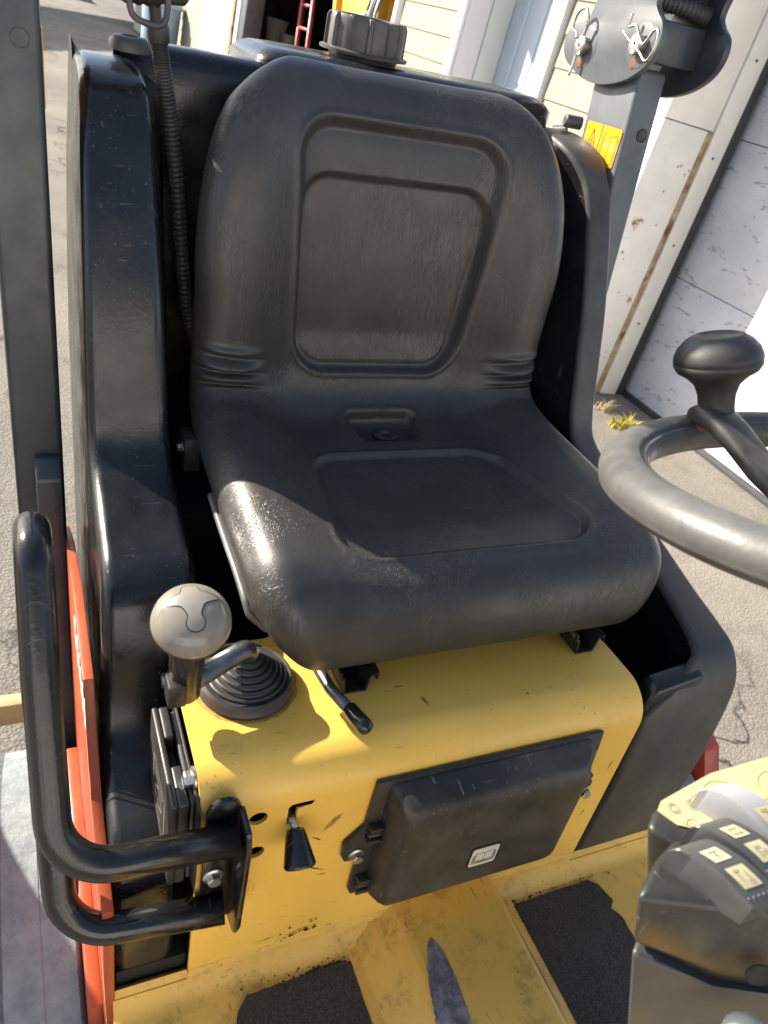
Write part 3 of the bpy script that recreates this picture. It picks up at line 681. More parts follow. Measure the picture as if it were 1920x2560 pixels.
def mat_outline(name, pts, nick=0):
    rnd = random.Random(len(pts) + nick); P = []
    for a, b in zip(pts, pts[1:] + pts[:1]):
        n = max(2, int((Vector(b) - Vector(a)).length / 0.006))
        for k in range(n):
            t = k / n; j = 0.0007
            P.append((a[0] + (b[0] - a[0]) * t + rnd.uniform(-j, j), a[1] + (b[1] - a[1]) * t + rnd.uniform(-j, j)))
    m = MB(); m.add(*curve_plate([P], 0.0016, Matrix.Translation((0, 0, ZF + 0.0018)))); return m.build(name, 'mat', floor, None)
mat_outline('grip_mat', [(0.040, -0.062), (0.046, -0.040), (0.060, -0.028), (0.172, -0.026), (0.1795, -0.034), (0.176, -0.70), (0.0, -0.70), (0.02, -0.12)])
mat_outline('grip_mat', [(0.404, -0.030), (0.412, -0.024), (0.520, -0.024), (0.532, -0.034), (0.538, -0.058), (0.529, -0.066), (0.536, -0.078), (0.534, -0.12), (0.52, -0.70), (0.404, -0.70)], 3)
# dirt crumbs along the crease
rnd = random.Random(11)
def clods(n, cx, cy, sx, sy, z, name='dirt_crumbs', smin=0.0008, smax=0.004, parent=None):
    m = MB()
    for _ in range(n):
        x, y = rnd.gauss(cx, sx), rnd.gauss(cy, sy); r = rnd.uniform(smin, smax) * rnd.uniform(0.4, 1)
        pts = [(x + r * rnd.uniform(0.6, 1.2) * math.cos(a), y + r * rnd.uniform(0.6, 1.2) * math.sin(a)) for a in (0.3, 1.6, 2.8, 4.1, 5.3)]
        b = len(m.v); m.add([(px, py, z - 0.0004) for px, py in pts] + [(x, y, z + r * 0.6)], [(i, (i + 1) % 5, 5) for i in range(5)])
    o = m.build(name, 'clod', parent or floor, None, weld=False); o['kind'] = 'stuff'; return o
clods(220, 0.150, -0.0275, 0.016, 0.003, ZF + 0.001); clods(60, 0.405, -0.032, 0.003, 0.012, ZF + 0.001)
clods(40, 0.125, -0.016, 0.03, 0.003, ZF + 0.002, smax=0.0025); clods(70, 0.45, -0.02, 0.05, 0.002, ZF + 0.001, smax=0.002)
m = MB()
for _ in range(26):
    x = rnd.gauss(0.118, 0.012); z = rnd.gauss(ZF + 0.052, 0.006) + (x - 0.118) * 0.3; r = rnd.uniform(0.0008, 0.003)
    m.add([(x + r * math.cos(a) * rnd.uniform(0.6, 1.3), -0.0022, z + r * math.sin(a) * rnd.uniform(0.5, 1.2)) for a in (0, 1.2, 2.5, 3.8, 5)] , [(0, 1, 2, 3, 4)])
o = m.build('dirt_crumbs', 'clod', R, None, weld=False); o['kind'] = 'stuff'

# ---- seat base: one bent yellow sheet with holes
rb = 0.042; th = 0.004
prof = [(0.42, ZT), (0.30, ZT)] + [(rb - rb * math.sin(a), ZT - rb + rb * math.cos(a)) for a in [math.pi / 2 * k / 12 for k in range(13)]]
m = MB()
ip = []
for i, (y, z) in enumerate(prof):
    if i < 2: ip.append((y, z - th))
    else:
        a = math.pi / 2 * (i - 2) / 12; ip.append((rb - (rb - th) * math.sin(a), ZT - rb + (rb - th) * math.cos(a)))
nseg = 10
prof = [(0.178, ZT)] + prof[2:]; ip = [(0.178, ZT - th)] + ip[2:]
m.grid([[(0.5 * k / nseg, y, z) for k in range(nseg + 1)] for y, z in prof])
m.grid([[(0.5 * k / nseg, y, z) for k in range(nseg + 1)] for y, z in ip])
for x in (0.0, 0.5): m.grid([[(x, a[0], a[1]), (x, b[0], b[1])] for a, b in zip(prof, ip)])
m.grid([[(0.0, 0.178, ZT), (0.098, 0.178, ZT)], [(0.0, 0.178, ZT - th), (0.098, 0.178, ZT - th)]])
cn = [(0.098 + 0.016 * math.sin(a), 0.194 - 0.016 * math.cos(a)) for a in [math.pi / 2 * k / 6 for k in range(7)]]
m.add([(x, y, ZT) for x, y in cn] + [(0.114, 0.42, ZT), (0.5, 0.42, ZT), (0.5, 0.178, ZT)], [tuple(range(10))])
m.add([(x, y, z) for x, y in cn + [(0.114, 0.42)] for z in (ZT, ZT - th)], [(2 * k, 2 * k + 2, 2 * k + 3, 2 * k + 1) for k in range(7)])
m.add([(0.5, 0.178, ZT), (0.5, 0.42, ZT), (0.5, 0.42, ZT - th), (0.5, 0.178, ZT - th)], [(0, 1, 2, 3)])
slot = [(0.0815, 0.989), (0.0905, 0.989), (0.0905, 1.0105), (0.104, 1.0125), (0.1065, 1.0165), (0.1045, 1.0195), (0.086, 1.0185), (0.0815, 1.0145)]
front = [(0.0, 0.752), (0.5, 0.752), (0.5, ZT - rb), (0.0, ZT - rb)]
loops = [front, circle2(0.053, 1.0085, 0.0088), circle2(0.055, 0.956, 0.0088), slot]
m.add(*curve_plate(loops, th, XZ(th / 2)))
base = m.build('seat_base', 'yellow', R, 30, weld=True)
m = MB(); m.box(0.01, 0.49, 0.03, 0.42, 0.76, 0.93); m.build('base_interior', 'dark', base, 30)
m = MB(); m.box(0.02, 0.13, 0.012, 0.016, 0.935, 1.03); m.build('hole_shade_sheet', 'dark', base, 30)  # dark sheet added so the holes and slot read black
# foot rail where sheet meets floor
m = MB(); m.prism([(-0.0, -0.004, ZF + 0.0295), (-0.0, 0.006, ZF + 0.0295), (-0.0, 0.006, ZF + 0.04), (-0.0, -0.0015, ZF + 0.036)], (0.5, 0, 0)); m.build('weld_seam', 'yellow_floor', base, 30, 0.001)

# scuffs and scratches with their own shapes
rs2 = random.Random(5)
def scuff(a, b, w, plane, n=9):
    a = Vector(a); b = Vector(b); d = b - a; nn = Vector((-d.y, d.x)).normalized(); up, dnn = [], []
    for k in range(n + 1):
        t = k / n; ww = w * math.sin(math.pi * (0.06 + 0.9 * t)) * rs2.uniform(0.4, 1.2); p = a + d * t + nn * rs2.uniform(-0.4, 0.4) * w
        up.append(p + nn * ww); dnn.append(p - nn * ww)
    P3 = (lambda q: (q.x, -0.00035, q.y)) if plane == 'F' else (lambda q: (q.x, q.y, ZT + 0.00035))
    return [P3(q) for q in up] + [P3(q) for q in dnn[::-1]], [(k, k + 1, 2 * n - k, 2 * n + 1 - k) for k in range(n)]
m = MB()
for a0_, a1_, b0_, b1_, w in ((0.1041, 0.9135, 0.1363, 0.8921, 0.0009), (0.1123, 0.9581, 0.1225, 0.9485, 0.0012), (0.0638, 0.7711, 0.0925, 0.7688, 0.0009), (0.069, 0.7859, 0.0914, 0.7873, 0.0008), (0.139, 0.8864, 0.1258, 0.8877, 0.0007), (0.1593, 0.7789, 0.1532, 0.7786, 0.0008), (0.48, 0.87, 0.476, 0.86, 0.0012), (0.486, 0.96, 0.483, 0.945, 0.0008)):
    m.add(*scuff((a0_, a1_), (b0_, b1_), w, 'F'))
for a0_, a1_, b0_, b1_, w in ((0.2124, 0.0804, 0.225, 0.0801, 0.0007), (0.3552, 0.0417, 0.3577, 0.0387, 0.0011), (0.3863, 0.0429, 0.3877, 0.0409, 0.0009), (0.1628, 0.0455, 0.1677, 0.0488, 0.0006), (0.1016, 0.0695, 0.102, 0.0679, 0.0009), (0.29, 0.06, 0.2915, 0.0585, 0.0008), (0.44, 0.075, 0.4415, 0.0735, 0.0007)):
    m.add(*scuff((a0_, a1_), (b0_, b1_), w, 'T'))
m.build('scratch_marks', 'scratch', base, None, weld=False)
m = MB()
for k in range(7): m.add(*scuff((0.1213 + 0.0016 * k, 0.962 + 0.001 * k), (0.1317 + 0.0014 * k, 0.984 + 0.0005 * k), 0.0006, 'F', 6))
for k in range(3): m.add(*scuff((0.2352 + 0.002 * k, 0.0633), (0.2394 + 0.001 * k, 0.0471), 0.0005, 'T', 6))
m.build('rub_marks', 'rub', base, None, weld=False)
m = MB()
aa = [2 * math.pi * k / 48 for k in range(48)]
m.grid([[(0.0655 + (r_ + (rs2.uniform(-0.0012, 0.0012) if r_ > 0.05 else 0)) * math.cos(a), 0.1175 + (r_ + (rs2.uniform(-0.0012, 0.0012) if r_ > 0.05 else 0)) * math.sin(a), ZT + 0.0003) for a in aa] for r_ in (0.046, 0.0515)], close_u=True)
m.build('grease_ring', 'rub', base, None)
# ---- document box
db = [(0.168, 1.027), (0.440, 1.027), (0.4435, 1.0), (0.441, 0.966), (0.4605, 0.936), (0.460, 0.915), (0.452, 0.908), (0.435, 0.915), (0.430, 0.842), (0.170, 0.842), (0.1665, 0.85), (0.1665, 0.905), (0.152, 0.909), (0.148, 0.918), (0.147, 0.938), (0.166, 0.962)]
m = MB(); m.add(*curve_plate([db], 0.003, XZ(-0.0035), 0.0008)); dbx = m.build('document_box', 'plastic_matt', R, 30); dbx['label'] = 'scuffed black document box on the yellow seat base'
# lid: tapered raised box with soft edges
def ring(x0, x1, z0, z1, y, r): return [(a, y, b) for a, b in rrect(x0, x1, z0, z1, r, 5)]
m = MB()
rws = [ring(0.1815, 0.428, 0.846, 1.0235, -0.0055, 0.008), ring(0.184, 0.425, 0.850, 1.0215, -0.020, 0.009), ring(0.186, 0.4115, 0.8545, 1.019, -0.0315, 0.011),
       ring(0.189, 0.409, 0.8575, 1.013, -0.0375, 0.012), ring(0.196, 0.403, 0.864, 1.003, -0.0405, 0.012), ring(0.21, 0.39, 0.876, 0.99, -0.0410, 0.012)]
m.grid(rws, close_u=True); m.f.append(tuple(range(len(m.v) - len(rws[0]), len(m.v))))
lid = m.build('lid', 'plastic_lid', dbx, 50)
for (x, z) in ((0.1745, 0.955), (0.1765, 0.866), (0.436, 0.955)):
    m = MB(); m.box(x - 0.0065, x + 0.0075, -0.016, -0.0055, z + 0.006, z + 0.012); m.box(x - 0.0065, x + 0.0075, -0.016, -0.0055, z - 0.012, z - 0.006)
    m.lathe([(0.003, -0.007), (0.003, 0.007)], (x, -0.012, z), (1, 0, 0), 10); m.build('hinge', 'plastic_matt', dbx, 30, 0.001)
bolt('bolt', (0.1625, -0.006, 0.9175), (0, -1, 0.0), dbx, 0.0062); bolt('bolt', (0.4525, -0.006, 0.9235), (0, -1, 0), dbx, 0.0062, rot=0.4)
m = MB(); m.add(*curve_plate([rrect(0.280, 0.318, 0.894, 0.930, 0.005)], 0.0012, XZ(-0.0412))); m.build('label_frame', 'dark', lid, None)
m = MB(); m.add(*curve_plate([rrect(0.2825, 0.3155, 0.8965, 0.9275, 0.0035)], 0.0012, XZ(-0.0418))); lab = m.build('manual_label', 'label_cream', lid, None)
fmx = Matrix(((1, 0, 0, 0.299), (0, 0, -1, -0.0426), (0, 1, 0, 0.912), (0, 0, 0, 1)))
bkl = [[(-0.011, -0.006), (-0.011, 0.008), (0, 0.0065), (0.011, 0.008), (0.011, -0.006), (0, -0.0075), (-0.011, -0.006)], [(0, 0.0065), (0, -0.0075)],
       [(-0.0125, 0.006), (-0.0125, -0.008), (0, -0.009), (0.0125, -0.008), (0.0125, 0.006)], [(-0.014, 0.004), (-0.014, -0.010), (0.014, -0.010), (0.014, 0.004)]]
strokes(bkl, 0.0004, fmx).build('book_symbol', 'ink', lab, None, weld=False)

# ---- small pull lever with a conical knob
m = MB(); m.tube([(0.086, 0.012, 0.998), (0.0865, -0.012, 0.9945)], 0.0032, 10); pl = m.build('shift_lever', 'steel', R, True)
ax = Vector((0.0, -0.74, -0.67)).normalized()
m = MB(); m.lathe([(0.0055, 0), (0.0095, 0.001), (0.0112, 0.006), (0.0168, 0.034), (0.0172, 0.0365), (0.0162, 0.0385), (0.010, 0.0392), (0.0, 0.0394)], Vector((0.0868, -0.010, 0.9955)), ax, 28, cap=False); m.v = [tuple(Vector((0.0868, -0.010, 0.9955)) + (Vector(v_) - Vector((0.0868, -0.010, 0.9955))) * 0.88) for v_ in m.v]
m.build('lever_knob', 'tube', pl, 50)

# ---- control lever: bellows boot, cranked rod, knob
bc = Vector((0.0655, 0.1175, ZT))
pr = [(0.0475, 0.0), (0.0482, 0.004), (0.0468, 0.0065), (0.0462, 0.0115), (0.0435, 0.0145), (0.0400, 0.0140)]
r0, h0 = 0.0395, 0.0145
for k in range(6):
    rr_ = 0.0385 - k * 0.0049; hh = 0.0128 + k * 0.0046
    pr += [(rr_ - 0.0005, hh), (rr_ + 0.0006, hh + 0.0030), (rr_ - 0.0010, hh + 0.0042), (rr_ - 0.0048, hh + 0.0036)]
pr += [(0.0095, 0.0425), (0.0085, 0.0455)]
m = MB(); m.lathe(pr, bc, (0, 0, 1), 56); boot = m.build('lever_boot', 'rubber_dusty', R, 35); boot['label'] = 'black rubber bellows boot on the yellow seat base'
rod = fillet([(0.0655, 0.1175, 1.09), (0.0645, 0.1165, 1.1125), (0.0035, 0.0915, 1.1015), (-0.004, 0.0895, 1.101)], [0, 0.016, 0.004, 0], 8)
m = MB(); m.tube(rod, 0.0098, 20); cl = m.build('control_lever', 'rod', R, True); cl['label'] = 'cranked control lever with a beige mushroom knob'
m = MB(); m.lathe([(0.0, -0.016), (0.013, -0.016), (0.0148, -0.013), (0.0148, 0.016), (0.0158, 0.018), (0.0158, 0.036), (0.0142, 0.037), (0.0146, 0.050), (0.0170, 0.062)], (-0.001, 0.0905, 1.1055), (0.05, 0.10, 1), 28, cap=False)
m.build('knob_stem', 'tube', cl, 40)
m = MB(); m.box(-0.0185, -0.002, 0.074, 0.0945, 1.090, 1.116); m.build('clamp', 'steel_dark', cl, 30, 0.002)
kc = Vector((0.0030, 0.0965, 1.172)); kax = Vector((-0.05, -0.42, 1)).normalized()
kp = []
for k in range(19):
    a = math.pi / 2 * k / 18; kp.append((0.0345 * math.cos(a) ** 0.9 if k < 18 else 0.0, 0.0245 * math.sin(a)))
kp = [(0.006, -0.010), (0.020, -0.0095), (0.030, -0.0065), (0.0338, -0.0032), (0.0345, -0.0016)] + kp
m = MB(); m.lathe(kp, kc, kax, 48, cap=False); kn = m.build('knob', 'knob_beige', cl, 60)
m = MB(); m.lathe([(0.0337, -0.0042), (0.0350, -0.0030), (0.0350, -0.0018), (0.0337, -0.0006)], kc, kax, 48, cap=False); m.build('seam_ring', 'ink', kn, 60)
# four-lobed inlay lying on the dome (outline in the knob's own plane, projected onto the dome)
ku = Vector((1, 0.0, 0)); ku = (ku - kax * ku.dot(kax)).normalized(); kv = kax.cross(ku)
lobe = [(0.0, 0.0225), (0.0055, 0.0205), (0.0078, 0.0150), (0.0125, 0.0135), (0.0200, 0.0085), (0.0195, 0.0065), (0.0130, 0.0045), (0.0085, 0.0020), (0.0050, -0.0060), (0.0062, -0.0095), (0.0068, -0.0135), (0.0045, -0.0175), (0.0, -0.0190)]
lobe = [(p.x, p.y) for p in catmull([(a, b, 0) for a, b in lobe] + [(-a, b, 0) for a, b in lobe[::-1][1:-1]], 4, True)]
lobe = [(a * 1.08, b * 1.08 + 0.001) for a, b in lobe]
def dome(a, b, off):
    rr2 = math.hypot(a, b); cosv = min(1.0, (rr2 / 0.0345)) ** (1 / 0.9); h = 0.0245 * math.sqrt(max(0, 1 - cosv * cosv))
    return kc + ku * a + kv * b + kax * (h + off)
def dome_patch(loop, off, name, mat):
    ca = sum(p[0] for p in loop) / len(loop); cb = sum(p[1] for p in loop) / len(loop); m = MB(); rows = []
    for s_ in (1.0, 0.8, 0.6, 0.4, 0.2, 0.02): rows.append([dome(ca + (a - ca) * s_, cb + (b - cb) * s_, off) for a, b in loop])
    m.grid(rows, close_u=True); return m.build(name, mat, kn, True)
big = []
for i_ in range(len(lobe)):
    p0, p1 = Vector(lobe[i_ - 1]), Vector(lobe[(i_ + 1) % len(lobe)]); dv = (p1 - p0).normalized(); big.append((lobe[i_][0] - dv.y * 0.0010, lobe[i_][1] + dv.x * 0.0010))
dome_patch(big, 0.00025, 'inlay_gap', 'ink'); dome_patch(lobe, 0.0007, 'inlay', 'knob_inlay')

# ---- seat rails and the fore-aft lever
def rail(xc):
    m = MB(); z0 = ZT + 0.001; w = 0.0155
    sec = [(-w - 0.004, 0.030), (-w - 0.004, 0.022), (-w, 0.019), (-w + 0.003, 0.0), (w - 0.003, 0.0), (w, 0.019), (w + 0.006, 0.022), (w + 0.006, 0.014),
           (w + 0.008, 0.014), (w + 0.008, 0.024), (w - 0.002, 0.021), (w - 0.005, 0.002), (-w + 0.005, 0.002), (-w + 0.002, 0.021), (-w - 0.002, 0.024), (-w - 0.002, 0.030)]
    m.prism([(xc + a, 0.082, z0 + b) for a, b in sec], (0, 0.33, 0))
    r_ = m.build('seat_rail', 'steel_dark', R, 25)
    m = MB(); m.box(xc - 0.012, xc + 0.012, 0.115, 0.40, z0 + 0.003, z0 + 0.033); m.build('slider', 'steel_dark', r_, 30, 0.002)
    for k in range(3):
        m = MB(); m.prism([(xc - w - 0.0043, 0.086 + 0.012 * k, z0 + 0.0225), (xc - w - 0.0043, 0.093 + 0.012 * k, z0 + 0.0235), (xc - w - 0.0043, 0.092 + 0.012 * k, z0 + 0.0285), (xc - w - 0.0043, 0.087 + 0.012 * k, z0 + 0.028)], (-0.0008, 0, 0))
        m.build('rust_spot', 'rust', r_, None)
    return r_
rail(0.170); rail(0.4615)
m = MB(); p = fillet([(0.134, 0.26, 1.077), (0.1355, 0.125, 1.075), (0.1405, 0.078, 1.076), (0.1545, 0.020, 1.082)], [0, 0.03, 0.05, 0], 6)
m.tube(p, 0.0060, 14); al = m.build('seat_adjuster', 'rod', R, True)
q = Vector(p[-1]); dq = (Vector(p[-1]) - Vector(p[-2])).normalized()
m = MB(); m.lathe([(0.0062, -0.030), (0.0080, -0.028), (0.0082, -0.003), (0.0072, 0.002), (0.003, 0.0045), (0.0, 0.005)], q, dq, 20, cap=False); m.build('grip_sleeve', 'tube', al, 50)

# ---- the seat
XS = 0.310
ctrl = [  # y, z, half width, bolster height
 (0.120, 1.090, 0.198, 0), (0.100, 1.089, 0.206, 0), (0.084, 1.098, 0.215, 0), (0.076, 1.115, 0.223, 0), (0.0765, 1.137, 0.231, 0.001), (0.084, 1.160, 0.238, 0.003), (0.099, 1.179, 0.2435, 0.006),
 (0.124, 1.192, 0.2465, 0.010), (0.165, 1.1955, 0.2475, 0.016), (0.22, 1.191, 0.2475, 0.024), (0.28, 1.188, 0.247, 0.030), (0.34, 1.187, 0.246, 0.034), (0.39, 1.189, 0.2455, 0.037),
 (0.428, 1.197, 0.246, 0.038), (0.452, 1.216, 0.245, 0.038), (0.462, 1.240, 0.2445, 0.038), (0.4655, 1.275, 0.243, 0.037), (0.4655, 1.33, 0.2415, 0.036), (0.466, 1.39, 0.2425, 0.034),
 (0.470, 1.44, 0.2385, 0.030), (0.477, 1.49, 0.2290, 0.024), (0.488, 1.532, 0.2140, 0.016), (0.502, 1.560, 0.1980, 0.010), (0.520, 1.577, 0.1800, 0.005), (0.540, 1.584, 0.1640, 0.001), (0.558, 1.578, 0.1520, 0), (0.568, 1.56, 0.147, 0)]
A = np.array(ctrl)
seglen = np.r_[0, np.cumsum(np.hypot(np.diff(A[:, 0]), np.diff(A[:, 1])))]
def cr(arr, tt):
    out = np.zeros((len(tt), arr.shape[1])); n = len(arr)
    # monotone-ish cubic Hermite on chord length
    mslope = np.zeros_like(arr); h = np.diff(seglen)[:, None]; d_ = np.diff(arr, axis=0) / h
    mslope[1:-1] = (d_[:-1] * h[1:] + d_[1:] * h[:-1]) / (h[:-1] + h[1:]); mslope[0] = d_[0]; mslope[-1] = d_[-1]
    idx = np.clip(np.searchsorted(seglen, tt, 'right') - 1, 0, n - 2); hh = (seglen[idx + 1] - seglen[idx]); t = (tt - seglen[idx]) / hh
    t = t[:, None]; hh = hh[:, None]
    return (2*t**3-3*t**2+1)*arr[idx] + (t**3-2*t**2+t)*hh*mslope[idx] + (-2*t**3+3*t**2)*arr[idx+1] + (t**3-t**2)*hh*mslope[idx+1]
NS, NT = 400, 241
ss = np.linspace(0, seglen[-1], NS); Q = cr(A, ss)
T = np.gradient(Q[:, :2], axis=0); T /= np.linalg.norm(T, axis=1)[:, None]
Nn = np.stack([-T[:, 1], T[:, 0]], 1)
for _ in range(6): Nn[1:-1] = (Nn[:-2] + 2 * Nn[1:-1] + Nn[2:]) / 4
Nn /= np.linalg.norm(Nn, axis=1)[:, None]
def s_at(y, z): return ss[np.argmin((Q[:, 0] - y) ** 2 + (Q[:, 1] - z) ** 2)]
smooth = lambda v: np.clip(v, 0, 1) ** 2 * (3 - 2 * np.clip(v, 0, 1))
tt = np.linspace(-1, 1, NT); a_ = np.abs(tt); a0 = 0.80; thm = math.radians(112)
w_ = Q[:, 2][:, None]; rxx = 0.036; ee = 0.040
th_ = np.clip((a_ - a0) / (1 - a0), 0, 1)[None, :] * thm
xin = np.clip(a_ / a0, 0, 1)[None, :] * (w_ - rxx)
xx = xin + rxx * np.sin(th_)
dnr = -ee * (1 - np.cos(th_))
xr = xin / (w_ - rxx)
bol = Q[:, 3][:, None] * smooth((xr - 0.52) / 0.44) * (1 + 0 * th_)
XX = np.sign(tt)[None, :] * xx; SS = ss[:, None] + 0 * XX
def rbox(x, s, hx, s0, s1, r):
    qx = np.abs(x) - (hx - r); qs = np.abs(s - (s0 + s1) / 2) - ((s1 - s0) / 2 - r)
    return np.hypot(np.maximum(qx, 0), np.maximum(qs, 0)) + np.minimum(np.maximum(qx, qs), 0) - r
dis = np.zeros_like(XX)
sb0 = s_at(0.462, 1.243); sb2 = s_at(0.476, 1.482); sb1 = s_at(0.488, 1.537)
hwb = lambda s: 0.113 + (s - sb0) * 0.075
xb = XX * 0.125 / np.maximum(hwb(SS), 0.05)
soft = smooth((SS - (sb0 + 0.16)) / 0.06)
wd_ = 0.0060 + 0.006 * soft
d1 = rbox(xb, SS, 0.126, sb0, sb1, 0.045)
dis += -0.0105 * smooth((-d1 + 0.002) / wd_)
dis += 0.0022 * np.exp(-((d1 - 0.004) / 0.004) ** 2)
d2 = rbox(xb, SS, 0.1235, sb0 - 0.02, sb2, 0.040)
dis += -0.0075 * smooth((-d2 + 0.002) / 0.011) * smooth((SS - sb0) / 0.05)
low = np.exp(-((d1 + 0.0065) / 0.0035) ** 2) * (1 - soft); dis += -0.0028 * low
dis += 0.0030 * smooth((0.10 - np.abs(XX)) / 0.1) * smooth((SS - sb0 - 0.03) / 0.08) * smooth((sb2 - 0.03 - SS) / 0.08)
sc0 = s_at(0.132, 1.193); sc1 = s_at(0.345, 1.187)
hwc = lambda s: 0.158 - (s - sc0) * 0.16
xc = XX * 0.140 / np.maximum(hwc(SS), 0.05)
d3 = rbox(xc, SS, 0.140, sc0, sc1, 0.038)
dis += -0.0055 * smooth((-d3 + 0.002) / 0.0075)
dis += 0.0016 * np.exp(-((d3 - 0.003) / 0.004) ** 2)
# drain pocket in the crease
sp0 = s_at(0.368, 1.188); sp1 = s_at(0.434, 1.200); sd = s_at(0.398, 1.190)
d4 = rbox((XX - 0.003) * (1 - (SS - sd) * 4), SS, 0.046, sp0, sp1, 0.014)
dis += -0.0150 * smooth((-d4 + 0.001) / 0.009) * smooth((SS - sp0) / 0.034)
dis += 0.0016 * np.exp(-((d4 - 0.003) / 0.004) ** 2) * smooth((SS - sd) / 0.02)
# gathered folds at both sides where cushion and back meet
for z0, amp in ((1.232, 0.0085), (1.252, 0.0105), (1.274, 0.009)):
    s0 = s_at(0.463, z0); k = smooth((np.abs(XX) - 0.150) / 0.05)
    off = s0 + 0.010 * (np.abs(XX) - 0.24) / 0.1
    dis += -amp * k * np.exp(-((SS - off) / 0.0042) ** 2) + amp * 0.5 * k * np.exp(-((SS - off - 0.008) / 0.006) ** 2)
# puckers at the cushion's lower front corners
dis += -0.0025 * smooth((np.abs(XX) - 0.165) / 0.04) * smooth((0.05 - SS) / 0.03) * np.maximum(0, np.sin(SS * 420)) * 0.6
rs_ = np.random.RandomState(3)
hh_ = bol + dnr + dis * np.cos(np.clip(th_, 0, 1.4))
Y = Q[:, 0][:, None] + Nn[:, 0][:, None] * hh_; Z = Q[:, 1][:, None] + Nn[:, 1][:, None] * hh_
seat_v = np.stack([XX + XS, Y, Z], -1)
seat = MB(); V = seat_v.reshape(-1, 3)
idx = np.arange(NS * NT).reshape(NS, NT)
F = np.stack([idx[:-1, :-1], idx[:-1, 1:], idx[1:, 1:], idx[1:, :-1]], -1).reshape(-1, 4)
me = bpy.data.meshes.new('seat'); me.from_pydata([tuple(v) for v in V], [], [tuple(int(i) for i in f) for f in F])
bmx = bmesh.new(); bmx.from_mesh(me); bmesh.ops.recalc_face_normals(bmx, faces=bmx.faces); bmx.to_mesh(me); bmx.free()
finish(me, 'vinyl', True); seat_o = link('seat', me, R); seat_o['label'] = 'black vinyl bucket seat with moulded panels'
# seat pan below the cushion and its pale edge trim
edge = [tuple(seat_v[i, 0]) for i in range(6, 150, 3)]
m = MB(); m.tube([(p[0] - 0.0015, p[1], p[2] - 0.003) for p in edge], 0.0045, 8); m.build('edge_trim', 'plastic_grey', seat_o, True)
edge = [tuple(seat_v[i, -1]) for i in range(6, 150, 3)]
m = MB(); m.tube([(p[0] + 0.0015, p[1], p[2] - 0.003) for p in edge], 0.0045, 8); m.build('edge_trim', 'plastic_grey', seat_o, True)
pan = []
for sgn, cols in ((1, 0), (-1, -1)):
    for i in range(18, 215, 6): pan.append((seat_v[i, cols, 0] + sgn * 0.006, seat_v[i, cols, 1], seat_v[i, cols, 2]))
npn = len(pan) // 2
m = MB(); m.add(pan, [(k, k + 1, npn + k + 1, npn + k) for k in range(npn - 1)]); m.build('seat_pan', 'plastic_matt', seat_o, 30)
m = MB(); m.box(0.14, 0.49, 0.12, 0.41, 1.0955, 1.112); m.build('seat_bracket', 'steel_dark', seat_o, 30, 0.003)
bk_ = []
m = MB(); m.grid([[tuple(seat_v[i, 2] + np.array([0.01, 0.03, 0])), tuple(seat_v[i, -3] + np.array([-0.01, 0.03, 0]))] for i in range(215, NS, 5)]); m.build('seat_back_shell', 'plastic_matt', seat_o, True)
# drain grommet
i = int(np.argmin(np.abs(ss - (sd + 0.004)))); j = NT // 2 + 2
gp = Vector(seat_v[i, j]); gn = Vector(np.cross(seat_v[i, j + 6] - seat_v[i, j - 6], seat_v[i + 6, j] - seat_v[i - 6, j])).normalized()
gn = gn if gn.z > 0 else -gn
gp = gp + gn * 0.0015
m = MB(); m.lathe([(0.0165, -0.001), (0.0170, 0.0015), (0.0155, 0.0026), (0.0085, 0.0022), (0.0062, 0.0004), (0.0060, -0.004)], gp + gn * 0.002, gn, 32, cap=False); m.lathe([(0.0045, 0.0), (0.0, 0.0001)], gp, gn, 12, cap=False)
gr = m.build('drain_grommet', 'rubber', seat_o, 50)
m = MB(); m.lathe([(0.0061, 0.0), (0.0, 0.0)], gp + gn * 0.0007, gn, 20, cap=False); m.build('drain_hole', 'dark', gr, None)

bolt('hinge_bolt', (0.050, 0.408, 1.168), (-1, -0.1, 0), seat_o, 0.005)
m = MB(); m.box(0.050, 0.070, 0.395, 0.43, 1.14, 1.185); m.build('hinge_bracket', 'dark', seat_o, 30, 0.003)
